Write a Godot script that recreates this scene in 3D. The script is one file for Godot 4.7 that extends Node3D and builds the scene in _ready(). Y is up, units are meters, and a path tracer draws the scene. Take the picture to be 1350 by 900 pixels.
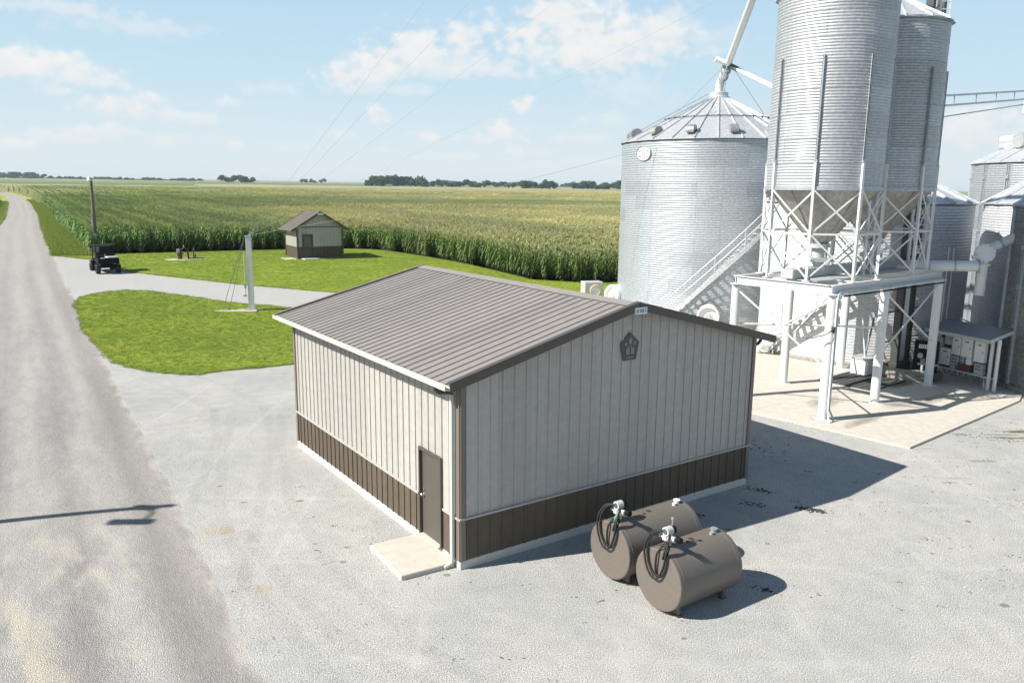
extends Node3D
# A grain farm seen from a drone: metal pole barn, fuel tanks, bins, gravel yard, lawns and a corn field.

# ---------------------------------------------------------------- mesh buffer
class MB:
	var v := PackedVector3Array()
	var n := PackedVector3Array()
	var uv2 := PackedVector2Array()
	var c := PackedColorArray()
	var col := Color(1, 1, 1)
	var colored := false

	func tri(a: Vector3, b: Vector3, d: Vector3) -> void:      # counter-clockwise seen from the front
		var m := (b - a).cross(d - a).normalized()
		trin(a, b, d, m, m, m)

	func trin(a: Vector3, b: Vector3, d: Vector3, na: Vector3, nb: Vector3, nd: Vector3) -> void:
		v.append(a); v.append(d); v.append(b)
		n.append(na); n.append(nd); n.append(nb)
		if colored:
			c.append(col); c.append(col); c.append(col)

	func quad(a: Vector3, b: Vector3, d: Vector3, e: Vector3) -> void:
		tri(a, b, d); tri(a, d, e)

	func quadn(a: Vector3, b: Vector3, d: Vector3, e: Vector3, na: Vector3, nb: Vector3, nd: Vector3, ne: Vector3) -> void:
		trin(a, b, d, na, nb, nd); trin(a, d, e, na, nd, ne)

	func obox(t: Transform3D, s: Vector3, bev := 0.0) -> void:  # box centred on t, edges chamfered when bev > 0
		var h := s * 0.5
		if bev <= 0.0:
			var p := []
			for i in 8:
				p.append(t * Vector3(h.x if i & 1 else -h.x, h.y if i & 2 else -h.y, h.z if i & 4 else -h.z))
			quad(p[0], p[2], p[3], p[1]); quad(p[4], p[5], p[7], p[6])
			quad(p[0], p[4], p[6], p[2]); quad(p[1], p[3], p[7], p[5])
			quad(p[0], p[1], p[5], p[4]); quad(p[2], p[6], p[7], p[3])
			return
		var b: float = min(bev, min(h.x, min(h.y, h.z)) * 0.9)
		for ax in 3:                                             # six faces
			for sg in [-1.0, 1.0]:
				var ua := (ax + 1) % 3
				var va := (ax + 2) % 3
				var q := []
				for k in [[-1, -1], [1, -1], [1, 1], [-1, 1]]:
					var w := Vector3()
					w[ax] = h[ax] * sg
					w[ua] = (h[ua] - b) * k[0]
					w[va] = (h[va] - b) * k[1]
					q.append(t * w)
				if sg > 0: quad(q[0], q[1], q[2], q[3])
				else: quad(q[3], q[2], q[1], q[0])
		for ax in 3:                                             # twelve edges
			var ua := (ax + 1) % 3
			var va := (ax + 2) % 3
			for k in [[-1, -1], [1, -1], [1, 1], [-1, 1]]:
				var q := []
				for e in [[-1, 0], [1, 0], [1, 1], [-1, 1]]:
					var w := Vector3()
					w[ax] = (h[ax] - b) * e[0]
					w[ua] = (h[ua] - (0.0 if e[1] else b)) * k[0]
					w[va] = (h[va] - (b if e[1] else 0.0)) * k[1]
					q.append(t * w)
				if k[0] * k[1] > 0: quad(q[3], q[2], q[1], q[0])
				else: quad(q[0], q[1], q[2], q[3])

	func box(at: Vector3, s: Vector3, bev := 0.0) -> void:
		obox(Transform3D(Basis(), at), s, bev)

	func bar(p: Vector3, q: Vector3, w: float, h := -1.0, up := Vector3.UP) -> void:
		var d := q - p
		var z := d.normalized()
		if absf(z.dot(up)) > 0.99: up = Vector3.RIGHT
		var x := up.cross(z).normalized()
		obox(Transform3D(Basis(x, z.cross(x), z), (p + q) * 0.5), Vector3(w, w if h < 0 else h, d.length()))

	func tube(pts: Array, r: float, sides := 8, r2 := -1.0, caps := true) -> void:
		var rings := []
		var dirs := []
		var prev := Vector3.UP
		for i in pts.size():
			var d: Vector3 = (pts[min(i + 1, pts.size() - 1)] - pts[max(i - 1, 0)]).normalized()
			if i == 0 and absf(d.dot(prev)) > 0.95: prev = Vector3.RIGHT
			var x := (prev - d * prev.dot(d)).normalized()
			prev = x
			var y := d.cross(x)
			var rr := r if r2 < 0 else lerpf(r, r2, float(i) / (pts.size() - 1))
			var ring := []
			for k in sides:
				var a := TAU * k / sides
				ring.append([pts[i] + (x * cos(a) + y * sin(a)) * rr, x * cos(a) + y * sin(a)])
			rings.append(ring)
			dirs.append(d)
		for i in pts.size() - 1:
			for k in sides:
				var l := (k + 1) % sides
				quadn(rings[i][k][0], rings[i][l][0], rings[i + 1][l][0], rings[i + 1][k][0], rings[i][k][1], rings[i][l][1], rings[i + 1][l][1], rings[i + 1][k][1])
		if caps:
			var last := pts.size() - 1
			for k in range(1, sides - 1):
				tri(rings[0][0][0], rings[0][k + 1][0], rings[0][k][0])
				tri(rings[last][0][0], rings[last][k][0], rings[last][k + 1][0])

	func lathe(prof: Array, segs := 32, t := Transform3D(), sharp := true, a0 := 0.0, a1 := TAU) -> void:
		# prof: Vector2(radius, y) from bottom to top on the outside
		for i in prof.size() - 1:
			var p: Vector2 = prof[i]
			var q: Vector2 = prof[i + 1]
			var m := Vector2(q.y - p.y, -(q.x - p.x)).normalized()
			for k in segs:
				var a := lerpf(a0, a1, float(k) / segs)
				var b := lerpf(a0, a1, float(k + 1) / segs)
				var ca := Vector3(cos(a), 0, -sin(a))
				var cb := Vector3(cos(b), 0, -sin(b))
				var na := t.basis * (ca * m.x + Vector3(0, m.y, 0))
				var nb := t.basis * (cb * m.x + Vector3(0, m.y, 0))
				quadn(t * (ca * p.x + Vector3(0, p.y, 0)), t * (cb * p.x + Vector3(0, p.y, 0)), t * (cb * q.x + Vector3(0, q.y, 0)), t * (ca * q.x + Vector3(0, q.y, 0)), na, nb, nb, na)

	func prism(poly: Array, depth: float, t := Transform3D()) -> void:  # poly (Vector2, counter-clockwise) in xy, extruded to +z
		var pv := PackedVector2Array(poly)
		var idx := Geometry2D.triangulate_polygon(pv)
		for i in range(0, idx.size(), 3):
			var q := []
			for k in 3: q.append(pv[idx[i + k]])
			if (q[1] - q[0]).cross(q[2] - q[0]) < 0: q = [q[0], q[2], q[1]]
			tri(t * Vector3(q[0].x, q[0].y, depth), t * Vector3(q[1].x, q[1].y, depth), t * Vector3(q[2].x, q[2].y, depth))
			tri(t * Vector3(q[0].x, q[0].y, 0), t * Vector3(q[2].x, q[2].y, 0), t * Vector3(q[1].x, q[1].y, 0))
		for i in pv.size():
			var a := pv[i]
			var b := pv[(i + 1) % pv.size()]
			quad(t * Vector3(a.x, a.y, 0), t * Vector3(b.x, b.y, 0), t * Vector3(b.x, b.y, depth), t * Vector3(a.x, a.y, depth))

	func mesh() -> ArrayMesh:
		var arr := []
		arr.resize(Mesh.ARRAY_MAX)
		arr[Mesh.ARRAY_VERTEX] = v
		arr[Mesh.ARRAY_NORMAL] = n
		if colored and c.size() == v.size(): arr[Mesh.ARRAY_COLOR] = c
		if uv2.size() == v.size():
			arr[Mesh.ARRAY_TEX_UV2] = uv2
			arr[Mesh.ARRAY_TEX_UV] = uv2
		var m := ArrayMesh.new()
		m.add_surface_from_arrays(Mesh.PRIMITIVE_TRIANGLES, arr)
		return m

# ---------------------------------------------------------------- naming helpers
var taken := {}
var M := {}
var rng := RandomNumberGenerator.new()

func numbered(base: String) -> String:
	var k: int = taken.get(base, 0)
	taken[base] = k + 1
	return base if k == 0 else "%s_%03d" % [base, k]

func put(called: String, what, m: Material, parent: Node3D = null, t := Transform3D()) -> MeshInstance3D:
	var o := MeshInstance3D.new()
	o.mesh = what.mesh() if what is MB else what
	o.material_override = m
	if parent == null:
		o.name = numbered(called)
		add_child(o)
	else:
		var k := 0
		var nm := called
		while parent.has_node(nm):
			k += 1
			nm = "%s_%03d" % [called, k]
		o.name = nm
		parent.add_child(o, true)
	o.transform = t
	o.cast_shadow = GeometryInstance3D.SHADOW_CASTING_SETTING_ON
	return o

func fastput(called: String, k: int, what: Mesh, m: Material, parent: Node3D, t := Transform3D()) -> MeshInstance3D:
	var o := MeshInstance3D.new()
	o.mesh = what
	o.material_override = m
	o.name = called if k == 0 else "%s_%03d" % [called, k]
	parent.add_child(o)
	o.transform = t
	return o

func thing(called: String, label: String, category: String, at := Vector3.ZERO, turn := 0.0, group := "") -> Node3D:
	var o := Node3D.new()
	o.name = numbered(called)
	add_child(o)
	o.position = at
	o.rotation.y = turn
	tag(o, label, category, group)
	return o

func tag(o: Node3D, label: String, category: String, group := "", kind := "") -> Node3D:
	o.set_meta("label", label)
	o.set_meta("category", category)
	if group: o.set_meta("group", group)
	if kind: o.set_meta("kind", kind)
	return o

func structure(o: Node3D, label: String, category: String) -> Node3D:
	return tag(o, label, category, "", "structure")

# ---------------------------------------------------------------- terrain
const TS := [0.0, 36.0, 46.0, 57.0, 68.0, 80.0, 110.0, 160.0, 230.0, 330.0, 420.0, 520.0, 700.0, 1000.0, 1500.0, 2500.0, 4500.0]
const TY := [0.0, 0.0, 0.3, 1.15, 1.8, 2.1, 2.4, 2.7, 3.3, 4.2, 4.75, 4.95, 5.9, 8.6, 14.0, 23.0, 40.0]

func tslope(k: int) -> float:
	if k <= 1: return 0.0
	if k >= TS.size() - 1: return (TY[k] - TY[k - 1]) / (TS[k] - TS[k - 1])
	return (TY[k + 1] - TY[k - 1]) / (TS[k + 1] - TS[k - 1])

func T(x: float, z: float) -> float:
	var s := -z - 0.45 * x
	if s <= 36.0: return 0.0
	s = min(s, 4499.0)
	var i := 0
	while s > TS[i + 1]: i += 1
	var h: float = TS[i + 1] - TS[i]
	var t: float = (s - TS[i]) / h
	var y: float = (2 * t * t * t - 3 * t * t + 1) * TY[i] + (t * t * t - 2 * t * t + t) * h * tslope(i) + (3 * t * t - 2 * t * t * t) * TY[i + 1] + (t * t * t - t * t) * h * tslope(i + 1)
	if s > 700.0:                                                # the land lies lower towards the right-hand horizon
		var w: float = clamp((x / maxf(-z, 1.0) + 0.35) / 0.45, 0.0, 1.0)
		y -= (s - 700.0) * 0.0022 * w
	return y

func tnormal(x: float, z: float) -> Vector3:
	var e := 0.5
	return Vector3(T(x - e, z) - T(x + e, z), 2 * e, T(x, z - e) - T(x, z + e)).normalized()

func on(x: float, z: float, dy := 0.0) -> Vector3:
	return Vector3(x, T(x, z) + dy, z)

# a polygon (in xz) laid over the land on a grid, with a skirt round its edge; uv2 = macro(x, z)
func drape(poly: PackedVector2Array, cell: float, dy: float, skirt := 0.0, uvo := Vector2.ZERO, uvs := Vector2.ONE) -> MB:
	var b := MB.new()
	var lo := poly[0]
	var hi := poly[0]
	for p in poly:
		lo = lo.min(p); hi = hi.max(p)
	var nx := int(ceil((hi.x - lo.x) / cell))
	var nz := int(ceil((hi.y - lo.y) / cell))
	for i in nx:
		for j in nz:
			var o := lo + Vector2(i, j) * cell
			var sq := PackedVector2Array([o, o + Vector2(cell, 0), o + Vector2(cell, cell), o + Vector2(0, cell)])
			for piece in Geometry2D.intersect_polygons(sq, poly):
				var idx := Geometry2D.triangulate_polygon(piece)
				for k in range(0, idx.size(), 3):
					var a: Vector2 = piece[idx[k]]
					var d: Vector2 = piece[idx[k + 1]]
					var e: Vector2 = piece[idx[k + 2]]
					if (d - a).cross(e - a) > 0:
						var sw := d
						d = e
						e = sw
					b.trin(on(a.x, a.y, dy), on(d.x, d.y, dy), on(e.x, e.y, dy), tnormal(a.x, a.y), tnormal(d.x, d.y), tnormal(e.x, e.y))
					for p in [a, e, d]: b.uv2.append((p - uvo) / uvs)
	if skirt > 0.0:
		for i in poly.size():
			var a := poly[i]
			var d := poly[(i + 1) % poly.size()]
			b.quad(on(a.x, a.y, dy), on(d.x, d.y, dy), on(d.x, d.y, dy - skirt), on(a.x, a.y, dy - skirt))
			for p in [a, d, d, a, a, d]: b.uv2.append((p - uvo) / uvs)
	return b

func smooth_poly(pts: Array, per := 6, rough := 0.0) -> PackedVector2Array:
	var r := PackedVector2Array()
	var m := pts.size()
	for i in m:
		var p0: Vector2 = pts[(i + m - 1) % m]
		var p1: Vector2 = pts[i]
		var p2: Vector2 = pts[(i + 1) % m]
		var p3: Vector2 = pts[(i + 2) % m]
		for k in per:
			var q: Vector2 = p1.cubic_interpolate(p2, p0, p3, float(k) / per)
			if rough > 0: q += Vector2(rng.randf_range(-rough, rough), rng.randf_range(-rough, rough))
			r.append(q)
	return r

func straight_poly(pts: Array) -> PackedVector2Array:
	var r := PackedVector2Array()
	for p in pts: r.append(Vector2(p[0], p[1]))
	return r

# ---------------------------------------------------------------- materials
func noise_tex(freq: float, size: int, kind: int, lo: Color, hi: Color, seed_ := 1, oct := 4, mid := 0.5, normal := 0.0) -> ImageTexture:
	var f := FastNoiseLite.new()
	f.seed = seed_
	f.noise_type = kind
	f.frequency = freq
	f.fractal_octaves = oct
	f.fractal_gain = 0.6
	var im := f.get_seamless_image(size, size)
	im.convert(Image.FORMAT_L8)
	if normal > 0:
		im.convert(Image.FORMAT_RGBA8)
		im.bump_map_to_normal_map(normal)
		return ImageTexture.create_from_image(im)
	var src := im.get_data()
	var out := PackedByteArray()
	out.resize(size * size * 3)
	var lut := []
	for i in 256:
		var t: float = clamp((i / 255.0 - mid) * 1.6 + 0.5, 0, 1)
		var k := lo.lerp(hi, t)
		lut.append([int(k.r * 255), int(k.g * 255), int(k.b * 255)])
	for i in src.size():
		var e: Array = lut[src[i]]
		out[i * 3] = e[0]; out[i * 3 + 1] = e[1]; out[i * 3 + 2] = e[2]
	return ImageTexture.create_from_image(Image.create_from_data(size, size, false, Image.FORMAT_RGB8, out))

func plain(called: String, lin: Color, rough: float, metal := 0.0, spec := 0.5) -> StandardMaterial3D:
	var m := StandardMaterial3D.new()
	m.resource_name = called
	m.albedo_color = lin.linear_to_srgb()
	m.roughness = rough
	m.metallic = metal
	m.metallic_specular = spec
	M[called] = m
	return m

func grain(m: StandardMaterial3D, tex: Texture2D, scale: float, normal: Texture2D = null, nscale := 1.0) -> StandardMaterial3D:
	m.uv1_triplanar = true
	m.uv1_world_triplanar = true
	m.uv1_scale = Vector3.ONE * scale
	m.albedo_texture = tex
	if normal:
		m.normal_enabled = true
		m.normal_texture = normal
		m.normal_scale = nscale
	return m

func make_materials() -> void:
	var W := Color(1, 1, 1)
	var speck := noise_tex(0.10, 1024, FastNoiseLite.TYPE_SIMPLEX, Color(0.57, 0.57, 0.56), W, 3, 4)
	var speckn := noise_tex(0.11, 1024, FastNoiseLite.TYPE_SIMPLEX, W, W, 5, 4, 0.5, 9.0)
	var blot := noise_tex(0.02, 512, FastNoiseLite.TYPE_SIMPLEX, Color(0.95, 0.95, 0.95), W, 9, 5)
	var gal := noise_tex(0.03, 512, FastNoiseLite.TYPE_CELLULAR, Color(0.84, 0.85, 0.87), W, 12, 3)
	var weather := noise_tex(0.02, 512, FastNoiseLite.TYPE_SIMPLEX, Color(0.8, 0.79, 0.77), W, 21, 6)
	var turf := noise_tex(0.3, 1024, FastNoiseLite.TYPE_SIMPLEX, Color(0.84, 0.85, 0.8), W, 14, 3)
	var turfn := noise_tex(0.2, 1024, FastNoiseLite.TYPE_SIMPLEX, W, W, 15, 3, 0.5, 8.0)
	# ground
	for nm in ["gravel", "gravel_far"]:
		grain(plain(nm, Color(0.91, 0.898, 0.868), 0.95, 0, 0.2), speck, 0.28, speckn, 0.9)
	grain(plain("road", Color(0.97, 0.945, 0.92), 0.93, 0, 0.25), speck, 0.28, speckn, 0.55)
	grain(plain("turf", Color(0.345, 0.425, 0.088), 0.9, 0, 0.2), turf, 0.35, turfn, 0.5)
	grain(plain("verge", Color(0.47, 0.50, 0.13), 0.9, 0, 0.2), turf, 0.3, turfn, 0.5)
	grain(plain("soil", Color(0.09, 0.085, 0.035), 0.95, 0, 0.2), turf, 0.15)
	grain(plain("concrete", Color(0.54, 0.505, 0.445), 0.85, 0, 0.3), blot, 0.23)
	grain(plain("dark_concrete", Color(0.36, 0.34, 0.31), 0.9, 0, 0.3), weather, 0.5)
	grain(plain("foundation", Color(0.56, 0.55, 0.52), 0.85), blot, 0.6)
	M["field"] = plain("field", Color(1, 1, 1), 0.9, 0, 0.2)
	grain(M["field"], noise_tex(0.05, 512, FastNoiseLite.TYPE_SIMPLEX, Color(0.7, 0.7, 0.7), W, 31, 5), 0.05)
	M["field"].vertex_color_use_as_albedo = true
	# buildings
	grain(plain("wall_paint", Color(0.435, 0.418, 0.39), 0.45, 0, 0.4), blot, 0.35, noise_tex(0.008, 512, FastNoiseLite.TYPE_SIMPLEX, W, W, 44, 2, 0.5, 3.0), 0.5)
	grain(plain("brown_paint", Color(0.126, 0.104, 0.080), 0.55, 0, 0.15), blot, 0.35)
	grain(plain("roof_paint", Color(0.275, 0.25, 0.234), 0.5, 0, 0.4), blot, 0.22)
	for nm in ["wall_paint", "brown_paint", "roof_paint", "shed_roof"]:
		if nm == "shed_roof": grain(plain(nm, Color(0.2, 0.172, 0.152), 0.5), blot, 0.22)
		for k in 2:                                               # sheets from different coils
			var c: StandardMaterial3D = M[nm].duplicate()
			c.albedo_color = (M[nm].albedo_color as Color) * [0.975, 1.02][k]
			c.resource_name = nm + ["_b", "_c"][k]
			M[c.resource_name] = c
	plain("dark_trim", Color(0.075, 0.066, 0.056), 0.4)
	plain("brown_trim", Color(0.17, 0.145, 0.12), 0.4)
	plain("cream", Color(0.55, 0.545, 0.48), 0.4)
	plain("door_paint", Color(0.095, 0.085, 0.072), 0.4, 0, 0.3)
	plain("chrome", Color(0.8, 0.8, 0.8), 0.25, 1.0)
	plain("glass_dark", Color(0.02, 0.025, 0.03), 0.08)
	plain("sign_blue", Color(0.05, 0.16, 0.28), 0.5)
	plain("sign_white", Color(0.7, 0.76, 0.76), 0.5)
	plain("emblem_grey", Color(0.22, 0.225, 0.215), 0.5)
	# steel
	grain(plain("galvanized", Color(0.52, 0.555, 0.57), 0.5, 0.5), gal, 0.5)
	grain(plain("galvanized_dark", Color(0.36, 0.375, 0.385), 0.5, 0.4), weather, 0.3)
	grain(plain("hopper_steel", Color(0.52, 0.505, 0.475), 0.5, 0.3), weather, 0.35)
	grain(plain("roof_steel", Color(0.72, 0.73, 0.73), 0.4, 0.45), gal, 0.4)
	plain("frame_white", Color(0.66, 0.67, 0.67), 0.42)
	plain("frame_grey", Color(0.5, 0.5, 0.48), 0.45)
	plain("pipe_white", Color(0.76, 0.77, 0.77), 0.35)
	plain("slate_steel", Color(0.10, 0.13, 0.15), 0.45, 0.3)  # dark blue-grey steel for rings, bolts and small fittings
	plain("dark_steel", Color(0.05, 0.055, 0.05), 0.5)
	plain("black", Color(0.008, 0.008, 0.009), 0.5, 0, 0.3)
	plain("rubber", Color(0.015, 0.015, 0.016), 0.7)
	plain("cable", Color(0.34, 0.36, 0.37), 0.5, 0.3)
	plain("white", Color(0.8, 0.8, 0.78), 0.45)
	plain("grey_box", Color(0.42, 0.45, 0.45), 0.5)
	plain("blue_grey", Color(0.34, 0.41, 0.44), 0.5)
	plain("red_box", Color(0.16, 0.05, 0.035), 0.5)
	plain("peach", Color(0.75, 0.42, 0.25), 0.6)
	plain("sign_red", Color(0.17, 0.10, 0.095), 0.6)
	grain(plain("tank_paint", Color(0.158, 0.136, 0.115), 0.42), blot, 0.7)
	plain("green_valve", Color(0.02, 0.2, 0.12), 0.5)
	grain(plain("pole_wood", Color(0.20, 0.175, 0.15), 0.85), weather, 0.8)
	plain("rust", Color(0.085, 0.042, 0.03), 0.8)
	plain("utv_body", Color(0.008, 0.008, 0.009), 0.5, 0, 0.25)
	plain("seat", Color(0.03, 0.03, 0.03), 0.6)
	plain("debris", Color(0.03, 0.024, 0.018), 0.95)
	plain("shelter_roof", Color(0.22, 0.24, 0.26), 0.5, 0.2)
	# plants: colours live in the vertices
	for nm in ["corn", "leaf", "grass"]:
		var p := plain(nm, W, 0.55 if nm == "corn" else 0.75, 0, 0.35)
		p.vertex_color_use_as_albedo = true
		p.cull_mode = BaseMaterial3D.CULL_DISABLED
		p.backlight_enabled = true
		var bl := 0.09 if nm == "corn" else 0.3
		p.backlight = Color(bl, bl, bl).linear_to_srgb()
	plain("stone", W, 0.9, 0, 0.3).vertex_color_use_as_albedo = true

# ---------------------------------------------------------------- sky
const PUFFS := [
	[4.21, 10.18, 6.32, 2.75, 1.0], [2.87, 11.84, 2.47, 1.54, 0.9], [8.84, 9.89, 4.12, 2.09, 0.7], [5.8, 8.73, 4.95, 1.21, 0.7], [10.32, 10.81, 1.65, 1.37, 0.5], [-6.82, 9.17, 3.19, 1.87, 1.0],
	[-11.61, 7.32, 1.87, 1.21, 1.0], [-9.82, 7.91, 2.75, 1.43, 0.9], [-3.19, 10.36, 1.76, 1.21, 0.8], [-4.13, 8.26, 5.22, 1.43, 0.6], [-8.82, 6.67, 4.4, 0.55, 0.4], [-9.53, 4.96, 1.21, 0.77, 1.0],
	[-6.15, 3.61, 0.99, 0.6, 0.8], [-0.95, 4.04, 1.98, 0.82, 0.95], [-2.02, 3.46, 2.47, 0.44, 0.6], [0.62, 5.84, 0.93, 0.88, 0.85], [-29.95, 7.11, 3.74, 0.99, 1.0], [-31.45, 6.82, 2.2, 0.82, 0.9],
	[-28.98, 5.58, 0.99, 0.44, 0.7], [-25.54, 4.84, 2.86, 0.88, 0.85], [-24.27, 5.46, 1.21, 0.55, 0.7], [-26.8, 3.36, 2.09, 0.55, 0.6], [-31.48, 2.36, 1.65, 0.44, 0.7], [-30.37, 2.45, 0.77, 0.38, 0.6],
	[-23.49, 2.68, 1.1, 0.38, 0.6], [-19.13, 5.47, 0.99, 0.44, 0.6], [-18.9, 2.67, 0.6, 0.44, 0.6], [-29.47, 10.35, 4.67, 0.66, 0.5], [29.62, 3.72, 3.85, 1.76, 0.7], [28.54, 4.42, 1.92, 0.99, 0.6],
	[6.45, 4.75, 2.2, 0.77, 0.35], [6.02, 1.93, 3.3, 0.38, 0.4], [-15.28, 2.66, 1.54, 0.33, 0.4], [-21.74, 2.98, 3.3, 0.44, 0.25], [2.02, 1.74, 2.2, 0.33, 0.35], [-12.48, 3.58, 2.2, 0.44, 0.35],
	[-8.64, 2.54, 1.65, 0.33, 0.3], [7.94, 6.75, 3.3, 1.37, 0.3], [13.37, 9.55, 2.2, 1.65, 0.25], [-27.5, 6.3, 3.5, 0.7, 0.6], [-22.0, 4.3, 2.6, 0.6, 0.5], [-29.0, 2.9, 3.0, 0.45, 0.6], [-16.5, 6.4, 2.2, 0.6, 0.35], [-5.0, 2.2, 3.2, 0.35, 0.45], [1.5, 2.6, 2.5, 0.4, 0.45], [-25.0, 9.6, 4.0, 0.8, 0.4], [4.5, 3.6, 2.0, 0.5, 0.45]]
const SKY_EL := [0.0, 3.0, 7.0, 12.5, 25.0, 45.0, 90.0]
const SKY_COL := [Color(0.82, 0.87, 0.88), Color(0.73, 0.835, 0.885), Color(0.59, 0.78, 0.895), Color(0.50, 0.71, 0.875), Color(0.24, 0.385, 0.57), Color(0.105, 0.19, 0.335), Color(0.055, 0.11, 0.225)]
const EXPOSURE := 1.75

func make_sky() -> ImageTexture:
	var w := 3072
	var h := 1536
	var im := Image.create(w, h, false, Image.FORMAT_RGBF)
	im.fill(Color(0.30, 0.31, 0.24) / EXPOSURE)
	for y in h / 2:
		var el := 90.0 - (y + 0.5) * 180.0 / h
		var i := 0
		while i < SKY_EL.size() - 2 and el > SKY_EL[i + 1]: i += 1
		var t: float = clamp((el - SKY_EL[i]) / (SKY_EL[i + 1] - SKY_EL[i]), 0, 1)
		im.fill_rect(Rect2i(0, y, w, 1), SKY_COL[i].lerp(SKY_COL[i + 1], t) / EXPOSURE)
	var f := FastNoiseLite.new()
	f.seed = 4
	f.noise_type = FastNoiseLite.TYPE_SIMPLEX_SMOOTH
	f.frequency = 0.55
	f.fractal_octaves = 5
	f.fractal_gain = 0.55
	var list := PUFFS.duplicate()
	var r := RandomNumberGenerator.new()
	r.seed = 77
	for k in 110:                                                # the same kind of sky all round
		var a := r.randf_range(38, 322)
		var e := 2.0 + 30.0 * pow(r.randf(), 1.6)
		var s := 0.35 + e * 0.05
		list.append([wrapf(a, -180, 180), e, r.randf_range(2, 6) * s, r.randf_range(0.8, 1.9) * s, r.randf_range(0.5, 1.0)])
	for c in list:
		var reach := 1.7
		var x0 := int((c[0] - c[2] * reach) / 360.0 * w)
		var x1 := int((c[0] + c[2] * reach) / 360.0 * w)
		var y0 := int((0.5 - (c[1] + c[3] * reach) / 180.0) * h)
		var y1: int = min(int((0.5 - (c[1] - c[3] * reach) / 180.0) * h), h / 2 - 1)
		for y in range(y0, y1 + 1):
			var el := 90.0 - (y + 0.5) * 180.0 / h
			var dy: float = (el - c[1]) / c[3]
			if dy < 0: dy *= 1.25                                # flatter undersides
			for xx in range(x0, x1 + 1):
				var az := (xx + 0.5) / w * 360.0
				var dx: float = (az - c[0]) / (c[2] * 1.12)
				var d2 := dx * dx + dy * dy
				if d2 > 2.6: continue
				var nz := f.get_noise_3d(az * 1.1, el * 1.7, c[0] * 3.0)
				var dens := 1.0 - sqrt(d2) * 0.95 + nz * 0.95
				if dens <= 0.0: continue
				var al: float = smoothstep(0.0, 0.8, dens) * minf(c[4] * 1.1, 1.0) * 0.95
				var lit: float = clamp(0.62 + 0.35 * dy + nz * 0.5, 0, 1)
				var wc := Color(0.78, 0.815, 0.84).lerp(Color(0.93, 0.925, 0.91), lit) / EXPOSURE
				var px := posmod(xx, w)
				im.set_pixel(px, y, im.get_pixel(px, y).lerp(wc, al))
	return ImageTexture.create_from_image(im)

# ---------------------------------------------------------------- first: camera, sky, sun, exposure
func _ready() -> void:
	rng.seed = 2024
	var cam := Camera3D.new()
	cam.name = "camera"
	add_child(cam)
	cam.transform = Transform3D(Basis(Vector3(0.999946, 0.010243, -0.00196), Vector3(-0.010429, 0.982124, -0.187943), Vector3(0, 0.187954, 0.982178)).orthonormalized(), Vector3(0, 7.952, 0))
	cam.fov = 46.71
	cam.near = 0.1
	cam.far = 9000.0
	cam.current = true
	var we := WorldEnvironment.new()
	we.name = "world_environment"
	var env := Environment.new()
	env.background_mode = Environment.BG_SKY
	var sky := Sky.new()
	var pm := PanoramaSkyMaterial.new()
	pm.panorama = make_sky()
	sky.sky_material = pm
	env.sky = sky
	env.tonemap_mode = Environment.TONE_MAPPER_LINEAR
	env.tonemap_exposure = EXPOSURE
	env.sdfgi_enabled = true
	env.ssao_enabled = true
	env.ssil_enabled = true
	env.fog_enabled = true
	env.fog_density = 0.00013
	env.fog_light_color = Color(0.80, 0.87, 0.93)
	we.environment = env
	add_child(we)
	var sun := DirectionalLight3D.new()
	sun.name = "sun"
	sun.light_energy = 1.5
	sun.light_angular_distance = 0.5
	sun.light_color = Color(1.0, 0.978, 0.94)
	sun.shadow_enabled = true
	add_child(sun)
	sun.look_at_from_position(Vector3.ZERO, Vector3(1.125, -1.0, -0.37))
	make_materials()
	build_land()
	build_barn()
	build_shed()
	build_bins()
	build_tower()
	build_yard_equipment()
	build_tanks()
	build_left_side()
	build_corn()
	build_trees()
	build_small()

# ---------------------------------------------------------------- the land
const ROAD := [[6.2, 5.0], [3.1, -0.1], [-4.23, -12.05], [-6.59, -15.88], [-8.56, -19.23], [-12.71, -25.8], [-17.3, -33.2], [-21.5, -39.7], [-25.6, -45.9], [-31.5, -55.0], [-37.6, -64.7], [-46.6, -79.1], [-61.6, -103.7], [-80.4, -135.2], [-119.8, -198.7], [-155.0, -253.5], [-218.0, -345.0], [-330.0, -470.0], [-520.0, -640.0], [-900.0, -980.0]]

func road_x(z: float) -> float:
	var i := 0
	while i < ROAD.size() - 2 and z < ROAD[i + 1][1]: i += 1
	var t: float = (z - ROAD[i][1]) / (ROAD[i + 1][1] - ROAD[i][1])
	return lerpf(ROAD[i][0], ROAD[i + 1][0], t)

func road_off(x: float, z: float) -> float:                     # metres right of the road's right edge
	return (x - road_x(z)) * 0.85

func road_width(z: float) -> float:
	return lerpf(6.2, 4.5, clamp((-z - 12.0) / 50.0, 0, 1))

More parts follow.
